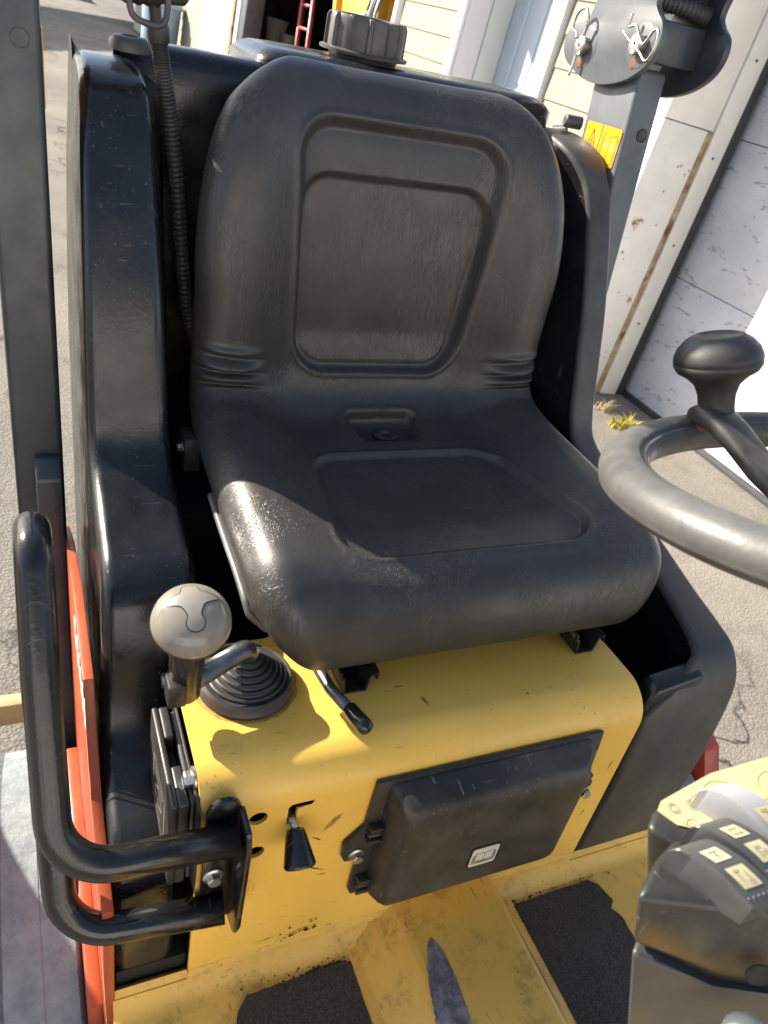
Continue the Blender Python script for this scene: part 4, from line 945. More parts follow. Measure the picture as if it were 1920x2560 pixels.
# ---- moulded rear cover with two wings
def wing(name, prof, outx, inx, deep_in, flip, label):
    """prof: (y,z) stations from rear top forward and down; outx/inx: x of outer and inner edge for each station"""
    P = [Vector((y, z, 0)) for y, z in prof]; n0 = len(P)
    D = catmull(P, 5); t_ = np.linspace(0, n0 - 1, len(D)); ox = np.interp(t_, range(n0), outx); ix = np.interp(t_, range(n0), inx); dx = np.interp(t_, range(n0), deep_in)
    rows = []; r = 0.008 if flip else 0.014; sg = 1 if flip else -1
    for k, p in enumerate(D):
        a = D[max(0, k - 1)]; b = D[min(len(D) - 1, k + 1)]; tn = (b - a).normalized(); nr = Vector((tn.y, -tn.x, 0))
        if nr.x > 0.1 or (abs(nr.x) <= 0.1 and nr.y < 0): nr = -nr
        y, z = p.x, p.y
        if z > 1.20: dy, dz = 0.70, z - (0.016 if z > 1.45 else 0.0)
        elif z > 1.0 and y > 0.3: dy, dz = 0.70, 0.80
        else: dy, dz = y + 0.02, 0.70
        row = [(ox[k] , dy, dz)]
        for q in range(7):
            an = math.pi / 2 * q / 6; e = r * (1 - math.sin(an)); row.append((ox[k] - sg * (-0) - sg * (r - r * math.cos(an)) * 1.0, y - nr.x * e, z - nr.y * e))
        for q in range(7):
            an = math.pi / 2 * (1 - q / 6); e = r * (1 - math.sin(an)); row.append((ix[k] + sg * (r - r * math.cos(an)), y - nr.x * e, z - nr.y * e))
        row.append((dx[k], dy if z > 1.2 else dy, dz))
        rows.append(row)
    if flip:
        inner = [r_[-2:] for r_ in rows]; rows = [r_[:-1] for r_ in rows]
    m = MB(); m.grid(rows); o = m.build(name, 'plastic_dusty' if flip else 'plastic', R, 55, weld=False); o['label'] = label
    if flip: m = MB(); m.grid(inner); m.build('inner_wall', 'plastic', o, 55, weld=False)
    return o
lp = [(0.69, 1.540), (0.62, 1.549), (0.548, 1.538), (0.515, 1.508), (0.486, 1.46), (0.444, 1.367), (0.416, 1.288), (0.394, 1.215), (0.372, 1.176), (0.33, 1.158), (0.27, 1.145), (0.225, 1.134), (0.197, 1.110), (0.178, 1.06), (0.165, 1.005), (0.145, 0.972), (0.10, 0.957), (0.055, 0.945), (0.030, 0.925), (0.018, 0.89), (0.012, 0.84), (0.012, 0.775)]
lo = [-0.045] * 2 + [-0.046, -0.047, -0.050, -0.053, -0.055, -0.056, -0.057, -0.058, -0.059, -0.060, -0.062, -0.064, -0.068, -0.070, -0.072, -0.073, -0.0735, -0.074, -0.074, -0.072]
li = [0.024] * 2 + [0.025, 0.027, 0.028, 0.029, 0.03, 0.032, 0.033, 0.034, 0.034, 0.034, 0.03, 0.02, 0.008, 0.002, -0.002, -0.006, -0.008, -0.009, -0.010, -0.012]
ld_ = [0.07] * 6 + [0.075] * 5 + [0.05, 0.04, 0.02, 0.008, 0.002, -0.002, -0.006, -0.008, -0.009, -0.010, -0.012]
lw = wing('rear_cover_wing', lp, lo, li, ld_, False, 'glossy black left wing of the rear cover beside the seat')
rp = [(0.69, 1.542), (0.63, 1.550), (0.560, 1.538), (0.518, 1.506), (0.488, 1.462), (0.444, 1.367), (0.416, 1.288), (0.392, 1.210), (0.370, 1.178), (0.31, 1.157), (0.24, 1.138), (0.18, 1.121), (0.12, 1.104), (0.066, 1.091), (0.035, 1.080), (0.013, 1.052), (0.004, 1.015), (-0.002, 0.93), (-0.002, 0.85), (0.0, 0.772)]
ro = [0.640] * 7 + [0.642, 0.644, 0.646, 0.648, 0.650, 0.651, 0.652, 0.652, 0.652, 0.652, 0.650, 0.648, 0.645]
ri = [0.570] * 2 + [0.578, 0.594, 0.600, 0.600, 0.600, 0.602, 0.604, 0.604, 0.603, 0.602, 0.600, 0.594, 0.586, 0.55, 0.512, 0.508, 0.506, 0.506]
rd = [0.53] * 7 + [0.54, 0.555, 0.575, 0.585, 0.59, 0.595, 0.59, 0.58, 0.545, 0.51, 0.508, 0.506, 0.506]
rw = wing('rear_cover_wing', rp, ro, ri, rd, True, 'dusty black right wing of the rear cover beside the seat')
# front lip wall closing the right pocket
m = MB(); m.prism([(0.512, 0.012, 0.80), (0.512, 0.012, 1.035), (0.522, 0.012, 1.055), (0.59, 0.012, 1.068), (0.59, 0.012, 0.80)], (0, 0.028, 0)); m.build('pocket_wall', 'plastic', rw, 40, 0.006, 3)
m = MB(); m.box(0.505, 0.64, 0.05, 0.60, 0.78, 0.80); m.build('pocket_floor', 'plastic', rw, 30)
m = MB(); m.box(-0.070, -0.001, 0.0115, 0.03, ZF + 0.0225, ZF + 0.05); m.box(-0.045, -0.002, 0.06, 0.60, 0.70, 0.72); m.build('pocket_floor', 'dark', lw, 30)  # first box: dark strip standing in for shade under the wing
m = MB(); m.box(-0.044, 0.60, 0.455, 0.60, 0.66, 1.04); m.build('dark_lining', 'dark', R, 30, 0.004)  # dark block added so the gap under the seat reads as shade
# rear wall and hood top
m = MB()
cs = [(0.63, 0.80), (0.625, 1.20), (0.618, 1.50), (0.620, 1.545), (0.628, 1.560), (0.642, 1.566), (0.668, 1.567), (0.685, 1.560), (0.695, 1.54), (0.70, 1.4), (0.70, 0.8)]
m.grid([[(x, y, z) for x in (0.004, 0.1, 0.3, 0.5, 0.582)] for y, z in cs]); rc = m.build('rear_cover', 'plastic', R, 60); rc['label'] = 'black rear cover behind the seat'
m = MB()
for k, (e, z) in enumerate(((0.0, 0.9), (0.0, 1.569), (0.008, 1.578), (0.018, 1.583), (0.032, 1.5845))):
    pts = rrect(0.165 + e, 0.60 - e, 0.628 + e, 0.82 - e, 0.03); base_i = len(m.v); m.v += [(a, b, z) for a, b in pts]
    if k: m.f += [(base_i - len(pts) + i, base_i - len(pts) + (i + 1) % len(pts), base_i + (i + 1) % len(pts), base_i + i) for i in range(len(pts))]
m.f.append(tuple(range(len(m.v) - len(pts), len(m.v)))); m.build('tank_plateau', 'plastic', rc, 60)
m = MB(); m.lathe([(0.022, 0), (0.022, 0.008), (0.017, 0.013), (0.009, 0.014), (0.009, 0.012), (0.0, 0.012)], (0.012, 0.60, 1.558), (0, -0.05, 1), 28, cap=False); m.build('breather_button', 'plastic_grey', lw, 50)
# filler cap
cc = Vector((0.327, 0.715, 1.585)); cax = Vector((0.0, -0.03, 1)).normalized()
m = MB(); m.lathe([(0.045, -0.002), (0.047, 0.006), (0.050, 0.0065)], cc, cax, 40, cap=False); neck = m.build('filler_neck', 'rubber', rc, 50)
m = MB(); m.lathe([(0.050, 0.0070), (0.0595, 0.0072), (0.0600, 0.0105), (0.0540, 0.0125)], cc, cax, 48, cap=False)
cu_ = cax.orthogonal().normalized(); cv_ = cax.cross(cu_); rows = []
nr_ = 12
def capr(a, rr1, notch):
    ph = (a * nr_ / (2 * math.pi)) % 1.0; return rr1 - (notch if 0.16 < ph < 0.84 else 0.0)
for rr1, h, nt_ in ((0.0545, 0.011, 0.0042), (0.0540, 0.044, 0.0042), (0.0520, 0.0485, 0.0035), (0.0490, 0.0500, 0.001), (0.0400, 0.0495, 0.0), (0.0390, 0.0450, 0), (0.012, 0.0445, 0), (0.0, 0.0445, 0)):
    rows.append([cc + cax * h + (cu_ * math.cos(a) + cv_ * math.sin(a)) * max(0, capr(a, rr1, nt_)) for a in [2 * math.pi * k / 144 for k in range(144)]])
m.grid(rows, close_u=True); fcap = m.build('filler_cap', 'cap', R, 30); fcap['label'] = 'weathered black ribbed filler cap on the rear cover'

# ---- fuse box on the left flank of the seat base
m = MB(); m.prism([(-0.001, 0.125, 1.045), (-0.001, -0.002, 1.045), (-0.001, -0.004, 0.93), (-0.001, 0.125, 0.93)], (-0.003, 0, 0)); fbx = m.build('switch_box', 'plastic_matt', R, 30, 0.001); fbx['label'] = 'black box bolted to the left flank of the seat base'
m = MB(); m.box(-0.0078, -0.0045, 0.008, 0.116, 0.93, 1.040); m.build('backplate', 'plastic_grey', fbx, 30, 0.001)
m = MB()
m.box(-0.0255, -0.0190, 0.004, 0.120, 0.93, 1.0462); m.box(-0.0192, -0.0098, 0.080, 0.1195, 0.93, 1.0455); m.box(-0.0192, -0.0098, 0.0045, 0.048, 0.93, 1.0455)
m.build('cover', 'plastic_matt', fbx, 30, 0.0025, 3)
m = MB(); m.box(-0.0188, -0.010, 0.050, 0.078, 0.95, 1.03); m.build('connector', 'dark', fbx, 30, 0.002)
fl2 = Matrix(((0, 0, -1, -0.0258), (-1, 0, 0, 0.062), (0, 1, 0, 0.985), (0, 0, 0, 1)))
strokes([[(-0.03, -0.03), (0.03, -0.03), (0.03, 0.03), (-0.03, 0.03), (-0.03, -0.03)], [(-0.018, 0.0), (0.0, 0.012), (0.018, 0.0), (0.0, -0.012), (-0.018, 0)], [(-0.02, 0.02), (0.02, 0.02)], [(-0.012, -0.02), (0.012, -0.02)]], 0.0009, fl2).build('embossed_symbol', 'ink_grey', fbx, None, weld=False)
bolt('bolt', (-0.0005, 0.030, 1.046), (-1, 0, 0), fbx, 0.0075)
bolt('bolt', (-0.0005, 0.152, 1.046), (-1, 0, 0), fbx, 0.0075)

# ---- grab handle
tr = 0.0143
path = fillet([(0.026, -0.024, 1.024), (-0.1175, -0.024, 1.034), (-0.1185, 0.060, 1.175), (-0.1175, 0.108, 1.250), (-0.118, 0.162, 1.250), (-0.1215, 0.110, 1.11), (-0.1165, 0.004, 0.892), (0.024, -0.020, 0.910)],
              [0, 0.048, 0.10, 0.024, 0.024, 0.10, 0.045, 0], 10)
m = MB(); m.tube(path, tr, 28); gh = m.build('grab_handle', 'tube', R, True); gh['label'] = 'glossy black bent tube grab handle on the left'
pl_ = [0] + [(0.019 - 0.015 * math.cos(math.pi * k / 12), 1.036 + 0.017 * math.sin(math.pi * k / 12)) for k in range(13)] + [(0.0385, 0.874), (0.004, 0.874)]
m = MB(); m.add(*curve_plate([pl_[1:]], 0.005, XZ(-0.0042), 0.0008)); m.build('mounting_plate', 'tube', gh, 30)
m = MB(); m.prism([(0.0302, -0.0075, 1.046), (0.0302, -0.036, 1.044), (0.0302, -0.042, 1.025), (0.0305, -0.040, 0.905), (0.0305, -0.034, 0.886), (0.0305, -0.0075, 0.876)], (0.0055, 0, 0)); m.build('gusset', 'tube', gh, 30, 0.002)
bolt('bolt', (0.0135, -0.0075, 0.949), (0, -1, 0), gh, 0.0068)

# ---- ROPS posts
def post(name, x0, x1, yf, yb, zb, zt, lean, mat, label, zref=1.5):
    yo = lambda z: (z - zref) * lean
    m = MB(); vs = []
    for z in (zb, zt):
        vs += [(x0, yf + yo(z), z), (x1, yf + yo(z), z), (x1, yb + yo(z), z), (x0, yb + yo(z), z)]
    m.add(vs, [(0, 1, 2, 3), (7, 6, 5, 4), (0, 4, 5, 1), (1, 5, 6, 2), (2, 6, 7, 3), (3, 7, 4, 0)])
    o = m.build(name, mat, R, 40, 0.007, 4); o['label'] = label; return o
lpst = post('roll_bar_post', -0.134, -0.080, 0.50, 0.60, 0.62, 2.0, 0.10, 'post', 'dark slate roll bar post on the left')
m = MB(); m.lathe([(0.0085, 0.0), (0.0075, -0.002), (0.0, -0.002)], (-0.099, 0.5045, 1.56), (0, -1, 0.1), 20, cap=False); m.build('bolt_hole', 'steel', lpst, 40)
HG_L = True
m = MB(); m.box(-0.0795, -0.0785, 0.52, 0.60, 1.50, 1.57); m.build('warning_sticker', 'sticker', lpst, None)
m = MB(); m.box(-0.175, -0.045, 0.74, 0.83, 1.70, 1.83); wl = m.build('sun_block_lamp', 'plastic_matt', lpst, 30, 0.012, 3)  # unseen lamp body, added to keep sun off the seat back
m = MB(); m.tube([(-0.107, 0.62, 1.72), (-0.107, 0.76, 1.74)], 0.014, 12); m.build('sun_block_arm', 'post', wl, True)
m = MB(); m.prism([(-0.112, 0.425, 0.66), (-0.112, 0.51, 0.66), (-0.112, 0.51, 1.125), (-0.112, 0.45, 1.135), (-0.112, 0.43, 1.115)], (0.029, 0, 0)); m.build('post_bracket', 'post', lpst, 30, 0.004)
rpst = post('roll_bar_post', 0.645, 0.690, 0.530, 0.630, 0.62, 1.645, 0.10, 'post_dusty', 'dusty slate roll bar post on the right behind the wing', 1.62)
m = MB(); m.lathe([(0.009, 0.0), (0.0085, 0.002), (0.006, 0.001), (0.0, 0.001)], (0.672, 0.5255, 1.568), (0, -1, 0.1), 20, cap=False); m.build('bolt', 'steel_dark', rpst, 40)
m = MB(); m.add(*curve_plate([rrect(-0.612, -0.5315, 1.520, 1.570, 0.004)], 0.0012, YZ(0.6443))); stk = m.build('warning_sticker', 'sticker', rpst, None); stk['label'] = 'amber warning sticker with triangle and manual symbol'
smx = Matrix(((0, 0, -1, 0.6434), (-1, 0, 0, 0.570), (0, 1, 0, 1.5435), (0, 0, 0, 1)))
strokes([[(-0.005, -0.028), (-0.005, 0.028)], [(-0.034, -0.012), (-0.0225, 0.018), (-0.011, -0.012), (-0.034, -0.012)], [(-0.0225, -0.002), (-0.0225, 0.008)]], 0.0006, smx).build('triangle_symbol', 'ink', stk, None, weld=False)
strokes([[(0.004, 0.018), (0.004, -0.018), (0.0185, -0.022), (0.033, -0.018), (0.033, 0.018), (0.0185, 0.014), (0.004, 0.018)], [(0.0185, 0.014), (0.0185, -0.022)], [(0.001, 0.014), (0.001, -0.022), (0.0185, -0.026), (0.036, -0.022), (0.036, 0.014)]], 0.0005, smx).build('book_symbol', 'ink_brown', stk, None, weld=False)
# fold hinge: two cheek plates, pivot block, pins with hairpin clips
pa = [(0.585, 1.86), (0.640, 1.76), (0.656, 1.715), (0.664, 1.690), (0.682, 1.684), (0.700, 1.676), (0.708, 1.660), (0.700, 1.642), (0.678, 1.630), (0.64, 1.619), (0.60, 1.6165), (0.56, 1.624), (0.53, 1.637), (0.510, 1.655), (0.503, 1.676), (0.508, 1.694), (0.524, 1.706), (0.532, 1.720), (0.522, 1.76), (0.49, 1.86)]
pa = [(-p.x, p.y) for p in catmull([(a, b, 0) for a, b in pa], 4)]
m = MB(); m.add(*curve_plate([pa], 0.008, YZ(0.638), 0.001)); hg = m.build('hinge_plate', 'post_dusty', rpst, 35)
for xl in (-0.142, -0.070):
    m = MB(); m.add(*curve_plate([[(a + 0.0, b + 0.012) for a, b in pa]], 0.008, YZ(xl), 0.001)); m.build('hinge_plate', 'post', lpst, 35)
m = MB(); m.add(*curve_plate([[(a + 0.03, b - 0.0) for a, b in pa]], 0.008, YZ(0.718), 0.001)); hg2 = m.build('hinge_plate', 'post', rpst, 35)
m = MB(); m.box(0.643, 0.713, 0.512, 0.57, 1.652, 1.700); m.build('pivot_block', 'post', rpst, 30, 0.003)
m = MB(); m.prism([(0.648, 0.525, 1.72), (0.648, 0.60, 1.71), (0.648, 0.555, 1.86), (0.648, 0.47, 1.86)], (0.06, 0, 0)); m.build('upper_post', 'post', rpst, 30, 0.005)
cg = catmull([(0.648, 0.54, 1.720), (0.675, 0.515, 1.716), (0.700, 0.508, 1.712)], 20); m = MB(); m.tube(cg, [0.010 + 0.0016 * (k % 3 == 0) for k in range(len(cg))], 14); m.build('corrugated_cable', 'rubber', rpst, 50)
m = MB(); m.lathe([(0.009, 0), (0.009, 0.024), (0.007, 0.026), (0.0, 0.026)], (0.652, 0.640, 1.562), (-0.9, 0.25, 0), 20, cap=False); m.build('buffer', 'plastic_grey', rpst, 40)
def pin(y, z, clip, r=0.0125):
    m = MB(); m.lathe([(r, 0.0), (r, 0.0105), (r * 0.85, 0.012), (r * 0.22, 0.012), (r * 0.2, 0.010), (0.0, 0.010)], (0.634, y, z), (-1, 0, 0), 26, cap=False); p_ = m.build('hinge_pin', 'steel', rpst, 40)
    m = MB(); m.lathe([(0.026, 0), (0.026, 0.0008), (0.025, 0.0012), (0.0, 0.0012)], (0.6335, y, z), (-1, 0, 0), 30, cap=False); m.build('washer', 'post_dusty', p_, 40)
    m = MB(); m.tube(catmull([(x_, y + dy_, z + dz_) for x_, dy_, dz_ in clip], 6), 0.0019, 8); m.build('hairpin_clip', 'steel', p_, True)
    m = MB(); m.lathe([(0.006, 0.0), (0.004, 0.0004), (0.0, 0.0005)], (0.6322, y + 0.004, z - 0.021), (-1, 0, 0), 14, cap=False); m.build('rust_spot', 'rust', p_, None)
pin(0.655, 1.656, [(0.622, 0.004, -0.038), (0.624, 0.003, -0.012), (0.624, -0.003, 0.012), (0.622, -0.006, 0.032), (0.621, 0.004, 0.044), (0.620, 0.018, 0.038), (0.620, 0.022, 0.020), (0.621, 0.010, 0.013), (0.619, 0.006, 0.008)])
pin(0.536, 1.668, [(0.622, 0.030, 0.012), (0.622, 0.013, 0.004), (0.622, -0.016, -0.008), (0.620, -0.034, -0.016), (0.618, -0.046, -0.006), (0.618, -0.046, 0.014), (0.619, -0.036, 0.018), (0.620, -0.022, 0.002), (0.620, -0.012, 0.006), (0.620, 0.004, 0.020), (0.620, 0.018, 0.018), (0.620, 0.018, 0.032)])

# ---- corrugated conduit and its clamp on the left
cp = catmull([(0.0345, 0.553, 1.578), (0.040, 0.556, 1.55), (0.050, 0.560, 1.50), (0.060, 0.560, 1.43), (0.069, 0.560, 1.35), (0.082, 0.568, 1.27), (0.105, 0.58, 1.20)], 40)
m = MB(); m.tube(cp, [0.0092 if k % 3 else 0.0077 for k in range(len(cp))], 16); cdt = m.build('corrugated_conduit', 'rubber', R, 60)
m = MB(); m.tube(catmull([(0.022, 0.545, 1.70), (0.027, 0.548, 1.63), (0.0315, 0.55, 1.590), (0.036, 0.554, 1.57)], 6), 0.0062, 12); m.build('cable', 'rubber', cdt, True)
m = MB(); m.lathe([(0.0, -0.001), (0.0105, 0.0), (0.0115, 0.004), (0.0115, 0.016), (0.0095, 0.018)], (0.0335, 0.5525, 1.590), (0.12, 0.1, -1), 16, cap=False); m.build('sleeve_end', 'rubber', cdt, 50)
cb_ = [(-0.045, 0.515, 1.6165), (0.06, 0.545, 1.6245)]
m = MB(); a = Vector(cb_[0]); b = Vector(cb_[1]); dd = (b - a).normalized(); m.lathe([(0.0, 0.0), (0.013, 0.0005), (0.0145, 0.003), (0.0145, 0.105), (0.012, 0.108), (0, 0.1085)], a, dd, 20, cap=False); lamp = m.build('lamp_bracket', 'cap', R, 50)
m = MB(); m.lathe([(0.0175 if k % 2 else 0.0155, 0.042 + 0.005 * k) for k in range(8)], a, dd, 22); m.build('ribbed_grommet', 'rubber', lamp, 50)
m = MB(); lpw = catmull([(0.004, 0.515, 1.64), (0.0, 0.512, 1.615), (0.002, 0.511, 1.598), (0.010, 0.511, 1.592), (0.028, 0.513, 1.590), (0.036, 0.516, 1.598), (0.038, 0.52, 1.618), (0.036, 0.52, 1.64)], 6); m.tube(lpw, 0.0032, 10); m.build('clamp_strap', 'cap', lamp, True)

# ---- steering wheel with spinner knob
WC = Vector((0.40263293, -0.16899926, 1.44326064)); wn = Vector((-0.0437728, 0.25628793, 0.96560884)).normalized()
e1 = Vector((0, 1, 0)).cross(wn).normalized(); e2 = wn.cross(e1); RR = 0.185
rows = []
for k in range(120):
    t = 2 * math.pi * k / 120; rad = e1 * math.cos(t) + e2 * math.sin(t); row = []
    for q in range(64):
        a = 2 * math.pi * q / 64; ca, sa = math.cos(a), math.sin(a); rr_ = 0.0168; ha = 0.0150
        # shallow moulded steps on the inside of the rim and a parting line
        g_ = 1 - 0.11 * math.exp(-((a - 2.35) / 0.10) ** 2) + 0.05 * math.exp(-((a - 2.6) / 0.08) ** 2) - 0.10 * math.exp(-((a - 3.95) / 0.10) ** 2) + 0.055 * math.exp(-((a - 5.85) / 0.07) ** 2) - 0.05 * math.exp(-((a - 5.65) / 0.08) ** 2)
        row.append(WC + rad * (RR + rr_ * ca * g_) + wn * (ha * sa * g_))
    rows.append(row)
m = MB(); m.grid(rows, close_u=True, close_v=True); sw = m.build('steering_wheel', 'wheel', R, 60); sw['label'] = 'worn grey steering wheel rim with a black spinner knob'
def on_wheel(t, rad, h): return WC + (e1 * math.cos(t) + e2 * math.sin(t)) * rad + wn * h
# spokes
for t in (math.radians(95), math.radians(215), math.radians(335)):
    m = MB(); rows = []
    for rad, h, w, tk in ((0.184, 0.016, 0.010, 0.007), (0.174, 0.019, 0.0155, 0.009), (0.160, 0.017, 0.0175, 0.010), (0.140, 0.006, 0.0165, 0.010), (0.115, -0.012, 0.0165, 0.009), (0.08, -0.028, 0.02, 0.009), (0.03, -0.036, 0.024, 0.009)):
        c_ = on_wheel(t, rad, h); rd_ = (e1 * math.cos(t) + e2 * math.sin(t)); sd_ = wn.cross(rd_); row = []
        for q in range(16):
            a = 2 * math.pi * q / 16; row.append(c_ + sd_ * (w * math.copysign(abs(math.cos(a)) ** 0.7, math.cos(a))) + wn * (tk * math.copysign(abs(math.sin(a)) ** 0.7, math.sin(a))))
        rows.append(row)
    m.grid(rows, close_u=True); m.f.append(tuple(range(16))); m.build('spoke', 'rubber_dusty', sw, 60)
m = MB(); m.lathe([(0.0, -0.05), (0.05, -0.05), (0.052, -0.03), (0.045, -0.022), (0.0, -0.02)], WC, wn, 32, cap=False); m.build('hub', 'plastic_matt', sw, 50)
m = MB(); m.tube([WC - wn * 0.05, WC - wn * 0.26], 0.03, 20); m.build('column', 'plastic_matt', sw, True)
kb = on_wheel(math.radians(93.4), 0.1665, 0.0115); kz = (wn + Vector((-0.17, 0.03, 0))).normalized()
m = MB(); m.lathe([(1.16 * a_k, 1.16 * b_k) for a_k, b_k in [(0.0130, 0.0), (0.0124, 0.004), (0.0120, 0.014), (0.0125, 0.021), (0.0150, 0.0285), (0.0210, 0.0345), (0.0265, 0.038), (0.0285, 0.0415), (0.0288, 0.0440), (0.0284, 0.0444), (0.0284, 0.0450), (0.0288, 0.0454), (0.0286, 0.0485), (0.0265, 0.0535), (0.0215, 0.0590), (0.0165, 0.0620), (0.0135, 0.0624), (0.0125, 0.0618), (0.0, 0.0618)]], kb, kz, 44, cap=False)
sk = m.build('spinner_knob', 'rubber', sw, 60)
m = MB(); m.lathe([(0.0175, -0.0015), (0.0175, 0.0004), (0.0150, 0.0012), (0.0145, -0.001)], kb, kz, 30, cap=False); m.build('rusty_collar', 'rust', sk, 50)

# ---- console below the wheel with rocker switches
P0 = Vector((0.15804299, -0.27216688, 1.28013843)); cu2 = Vector((0.79, -0.61, 0)).normalized(); cv2 = Vector((0.61, 0.79, 0)).normalized()
def cp3(u, v, z): return P0 + cu2 * u + cv2 * v + Vector((0, 0, z))
m = MB(); low = [(0.0, 0.0), (0.056, 0.0142), (0.22, 0.05), (0.22, 0.15), (0.05, 0.09), (0.012, 0.03), (0.004, 0.012)]
vs0 = [cp3(u, v, 0) for u, v in low]; vs1 = [cp3(u + 0.012, v, -0.041 - 0.018 * (u / 0.05 if u < 0.07 else 1.4)) for u, v in low]
n_ = len(low); m.add(vs0 + vs1, [tuple(range(n_)), tuple(range(2 * n_ - 1, n_ - 1, -1))] + [(i, (i + 1) % n_, (i + 1) % n_ + n_, i + n_) for i in range(n_)])
con = m.build('console', 'console', R, 40, 0.005, 3); con['label'] = 'dark grey control console with rocker switches under the wheel'
m = MB(); vs0 = [cp3(u + 0.012, v - 0.0035, -0.0425 - 0.018 * (u / 0.05 if u < 0.07 else 1.4)) for u, v in low]; vs1 = [cp3(u + 0.075, v + 0.01, -0.24) for u, v in low]
m.add(vs0 + vs1, [tuple(range(n_)), tuple(range(2 * n_ - 1, n_ - 1, -1))] + [(i, (i + 1) % n_, (i + 1) % n_ + n_, i + n_) for i in range(n_)])
m.build('console_base', 'console_low', con, 40, 0.004, 3)
m = MB(); m.tube([cp3(0.17, 0.10, -0.2), Vector((0.42, -0.30, ZF + 0.002))], 0.05, 20); m.build('console_leg', 'plastic_matt', con, True)
up_ = [(0.006, 0.046), (0.010, 0.060), (0.022, 0.078), (0.047, 0.107), (0.092, 0.141), (0.16, 0.17), (0.24, 0.16), (0.24, 0.06), (0.10, 0.012), (0.045, 0.036), (0.022, 0.042)]
m = MB(); n_ = len(up_); m.add([cp3(u, v, 0.0) for u, v in up_] + [cp3(u + 0.022, v + 0.002, -0.06) for u, v in up_], [tuple(range(n_)), tuple(range(2 * n_ - 1, n_ - 1, -1))] + [(i, (i + 1) % n_, (i + 1) % n_ + n_, i + n_) for i in range(n_)])
m.build('switch_housing', 'console', con, 40, 0.005, 3)
dec = [(0.0130, 0.0600), (0.0155, 0.0680), (0.0255, 0.0790), (0.0480, 0.1035), (0.0900, 0.1365), (0.15, 0.16), (0.16, 0.10), (0.07, 0.066), (0.034, 0.056), (0.0245, 0.0545)]
m = MB(); m.prism([cp3(u, v, 0.0006) for u, v in dec], (0, 0, 0.0006)); dcl = m.build('instruction_decal', 'decal_cream', con, None)
dm = Matrix(((cu2.x, cv2.x, 0, P0.x), (cu2.y, cv2.y, 0, P0.y), (cu2.z, cv2.z, 1, P0.z + 0.0014), (0, 0, 0, 1)))
arc = lambda cx, cy, r, a0, a1, n=14: [(cx + r * math.cos(math.radians(a0 + (a1 - a0) * k / n)), cy + r * math.sin(math.radians(a0 + (a1 - a0) * k / n))) for k in range(n + 1)]
sg_ = [arc(0.023, 0.0655, 0.0035, 0, 360), arc(0.023, 0.0655, 0.0022, 0, 360), arc(0.034, 0.0725, 0.0035, 0, 360), arc(0.034, 0.0725, 0.0020, 0, 360), arc(0.058, 0.083, 0.017, 60, 175), arc(0.058, 0.083, 0.013, 70, 170),
       arc(0.094, 0.108, 0.016, 100, 260), arc(0.094, 0.108, 0.010, 0, 360), arc(0.094, 0.108, 0.005, 0, 360), [(0.016, 0.0625), (0.028, 0.0565), (0.040, 0.0575)], [(0.032, 0.0745), (0.037, 0.083)], [(0.075, 0.094), (0.085, 0.099), (0.08, 0.104)], [(0.06, 0.1), (0.07, 0.098)], arc(0.034, 0.058, 0.004, 30, 200)]
strokes(sg_, 0.00028, dm).build('decal_symbols', 'ink_grey', dcl, None, weld=False)
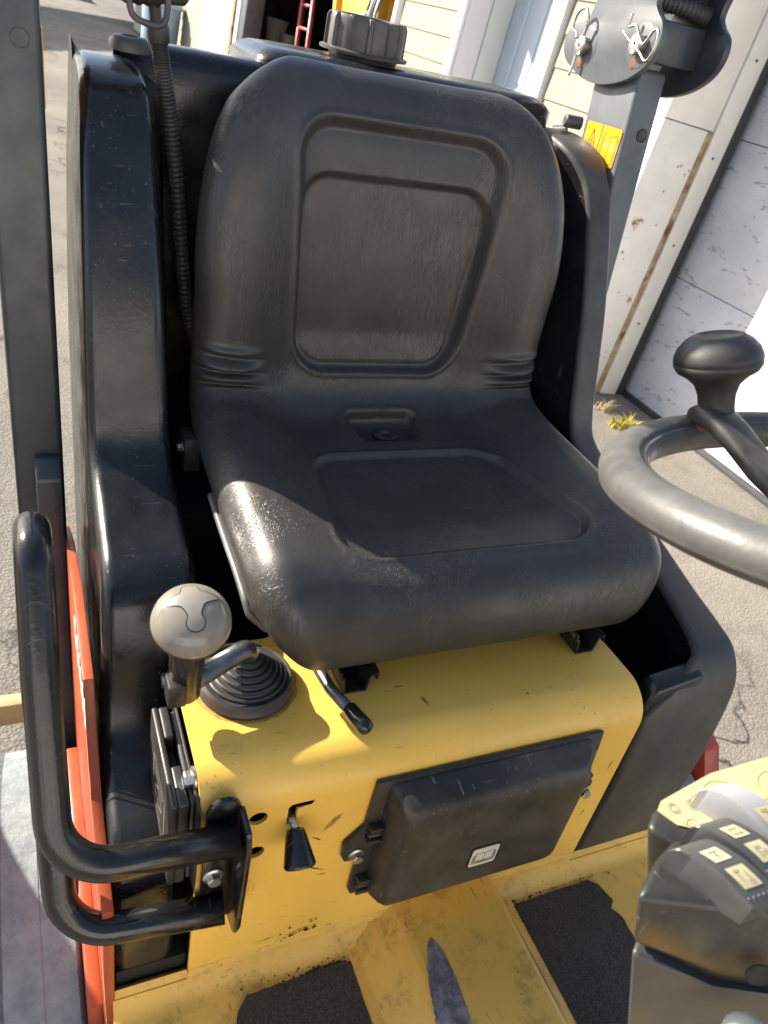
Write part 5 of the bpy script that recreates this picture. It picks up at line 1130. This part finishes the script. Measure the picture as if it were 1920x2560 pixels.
def rocker(q, mat, name, icons, rise=0.010):
    A_, B_, C_, D_ = [Vector((u, v)) for u, v in q]     # left-low, left-high, right-low, right-high
    m = MB(); rows = []; n = 28
    for k in range(n + 1):
        t = k / n; lo = A_.lerp(C_, t); hi = B_.lerp(D_, t); h = 0.012 + rise * (0.25 + 0.75 * math.sin(math.pi * (0.18 + 0.82 * t)) ** 1.0) - 0.004 * t
        h -= 0.004 * max(0, 1 - t * 9) ** 2
        rows.append([cp3(lo.x, lo.y, -0.004), cp3(lo.x, lo.y, h - 0.0012)] + [cp3(*(lo.lerp(hi, w_)), h) for w_ in (0.05, 0.35, 0.65, 0.95)] + [cp3(hi.x, hi.y, h - 0.0012), cp3(hi.x, hi.y, -0.004)])
    m.grid(rows); m.f.append(tuple(range(8))); m.f.append(tuple(len(m.v) - 8 + i for i in range(8)))
    rk = m.build('rocker_switch', mat, con, 40); rk['label'] = name
    def surf(t, w_, off):
        lo = A_.lerp(C_, t); hi = B_.lerp(D_, t); p = lo.lerp(hi, w_); h = 0.012 + rise * (0.25 + 0.75 * math.sin(math.pi * (0.18 + 0.82 * t))) - 0.004 * t
        return cp3(p.x, p.y, h + off)
    for (t0, t1, w0, w1) in icons:
        m = MB(); m.grid([[surf(t0 + (t1 - t0) * i / 6, w0 + (w1 - w0) * j / 3, 0.00035) for j in range(4)] for i in range(7)]); ic = m.build('icon_tile', 'icon_cream', rk, True)
        tm, wm = (t0 + t1) / 2, (w0 + w1) / 2; m = MB()
        marks = [((t0 + 0.04, t0 + 0.06, w0 + 0.12, w1 - 0.12), (tm - 0.012, tm + 0.012, w0 + 0.2, w1 - 0.2), (tm - 0.06, tm + 0.06, wm - 0.02, wm + 0.02)),
                 ((t0 + 0.05, t0 + 0.068, w0 + 0.1, wm), (t1 - 0.07, t1 - 0.052, wm, w1 - 0.1), (tm - 0.05, tm + 0.05, wm - 0.12, wm - 0.09), (tm - 0.05, tm + 0.05, wm + 0.09, wm + 0.12)),
                 ((tm - 0.05, tm - 0.035, w0 + 0.1, w1 - 0.1), (tm + 0.035, tm + 0.05, w0 + 0.1, w1 - 0.1), (tm - 0.05, tm + 0.05, w0 + 0.1, w0 + 0.135), (tm - 0.05, tm + 0.05, w1 - 0.135, w1 - 0.1), (tm - 0.1, tm - 0.05, wm - 0.02, wm + 0.02)),
                 ((tm - 0.07, tm + 0.07, w0 + 0.14, w0 + 0.17), (tm - 0.07, tm - 0.05, w0 + 0.17, wm + 0.05), (tm + 0.02, tm + 0.035, w0 + 0.2, w1 - 0.15), (tm - 0.01, tm + 0.06, w1 - 0.18, w1 - 0.15))]
        rocker.n = getattr(rocker, 'n', -1) + 1
        for (a, b, c_, d) in marks[rocker.n % 4]:
            m.add([surf(a, c_, 0.0007), surf(b, c_, 0.0007), surf(b, d, 0.0007), surf(a, d, 0.0007)], [(0, 1, 2, 3)])
        m.build('icon_symbol', 'ink_grey', ic, None, weld=False)
    for k in range(6):
        p = surf(0.9 - 0.0 * k, 0.12 + 0.15 * k, 0.0); m = MB(); m.lathe([(0.0009, 0), (0.0006, 0.0006), (0, 0.0007)], p, (0, 0, 1), 8, cap=False); m.build('grip_dot', mat, rk, True)
    return rk
rocker([(0.0127, 0.0232), (0.0304, 0.0371), (0.0560, 0.0080), (0.0758, 0.0230)], 'rocker', 'dark rocker switch nearest the console front', [(0.22, 0.42, 0.22, 0.72), (0.52, 0.80, 0.22, 0.75)])
rocker([(0.0253, 0.0432), (0.0424, 0.0560), (0.0690, 0.0300), (0.0880, 0.0440)], 'rocker', 'dark rocker switch in the middle of the row', [(0.22, 0.42, 0.22, 0.72), (0.52, 0.80, 0.22, 0.75)])
rocker([(0.0326, 0.0717), (0.0475, 0.0820), (0.0760, 0.0550), (0.0930, 0.0680)], 'rocker_white', 'pale grey rocker switch furthest along the row', [(0.55, 0.84, 0.25, 0.75)], 0.012)
m = MB(); m.lathe([(0.0, 0.0), (0.010, 0.0), (0.012, 0.004), (0.012, 0.012), (0.009, 0.018), (0, 0.02)], cp3(0.083, -0.004, -0.069), (-0.6, -0.75, 0.3), 24, cap=False); m.build('white_knob', 'bucket_white', con, 50)
m = MB(); m.lathe([(0.0075, 0), (0.0075, 0.001), (0.0, 0.001)], cp3(0.0835, 0.012, -0.043), (-0.5, -0.85, 0.2), 20, cap=False); m.build('key_hole', 'dark', con, 50)
m = MB(); m.lathe([(0.0, 0.0), (0.022, 0.0), (0.022, 0.012), (0.018, 0.02), (0, 0.022)], cp3(0.115, 0.105, 0.0012), (0, 0, 1), 30, cap=False); m.build('gauge_dome', 'cap', con, 50)
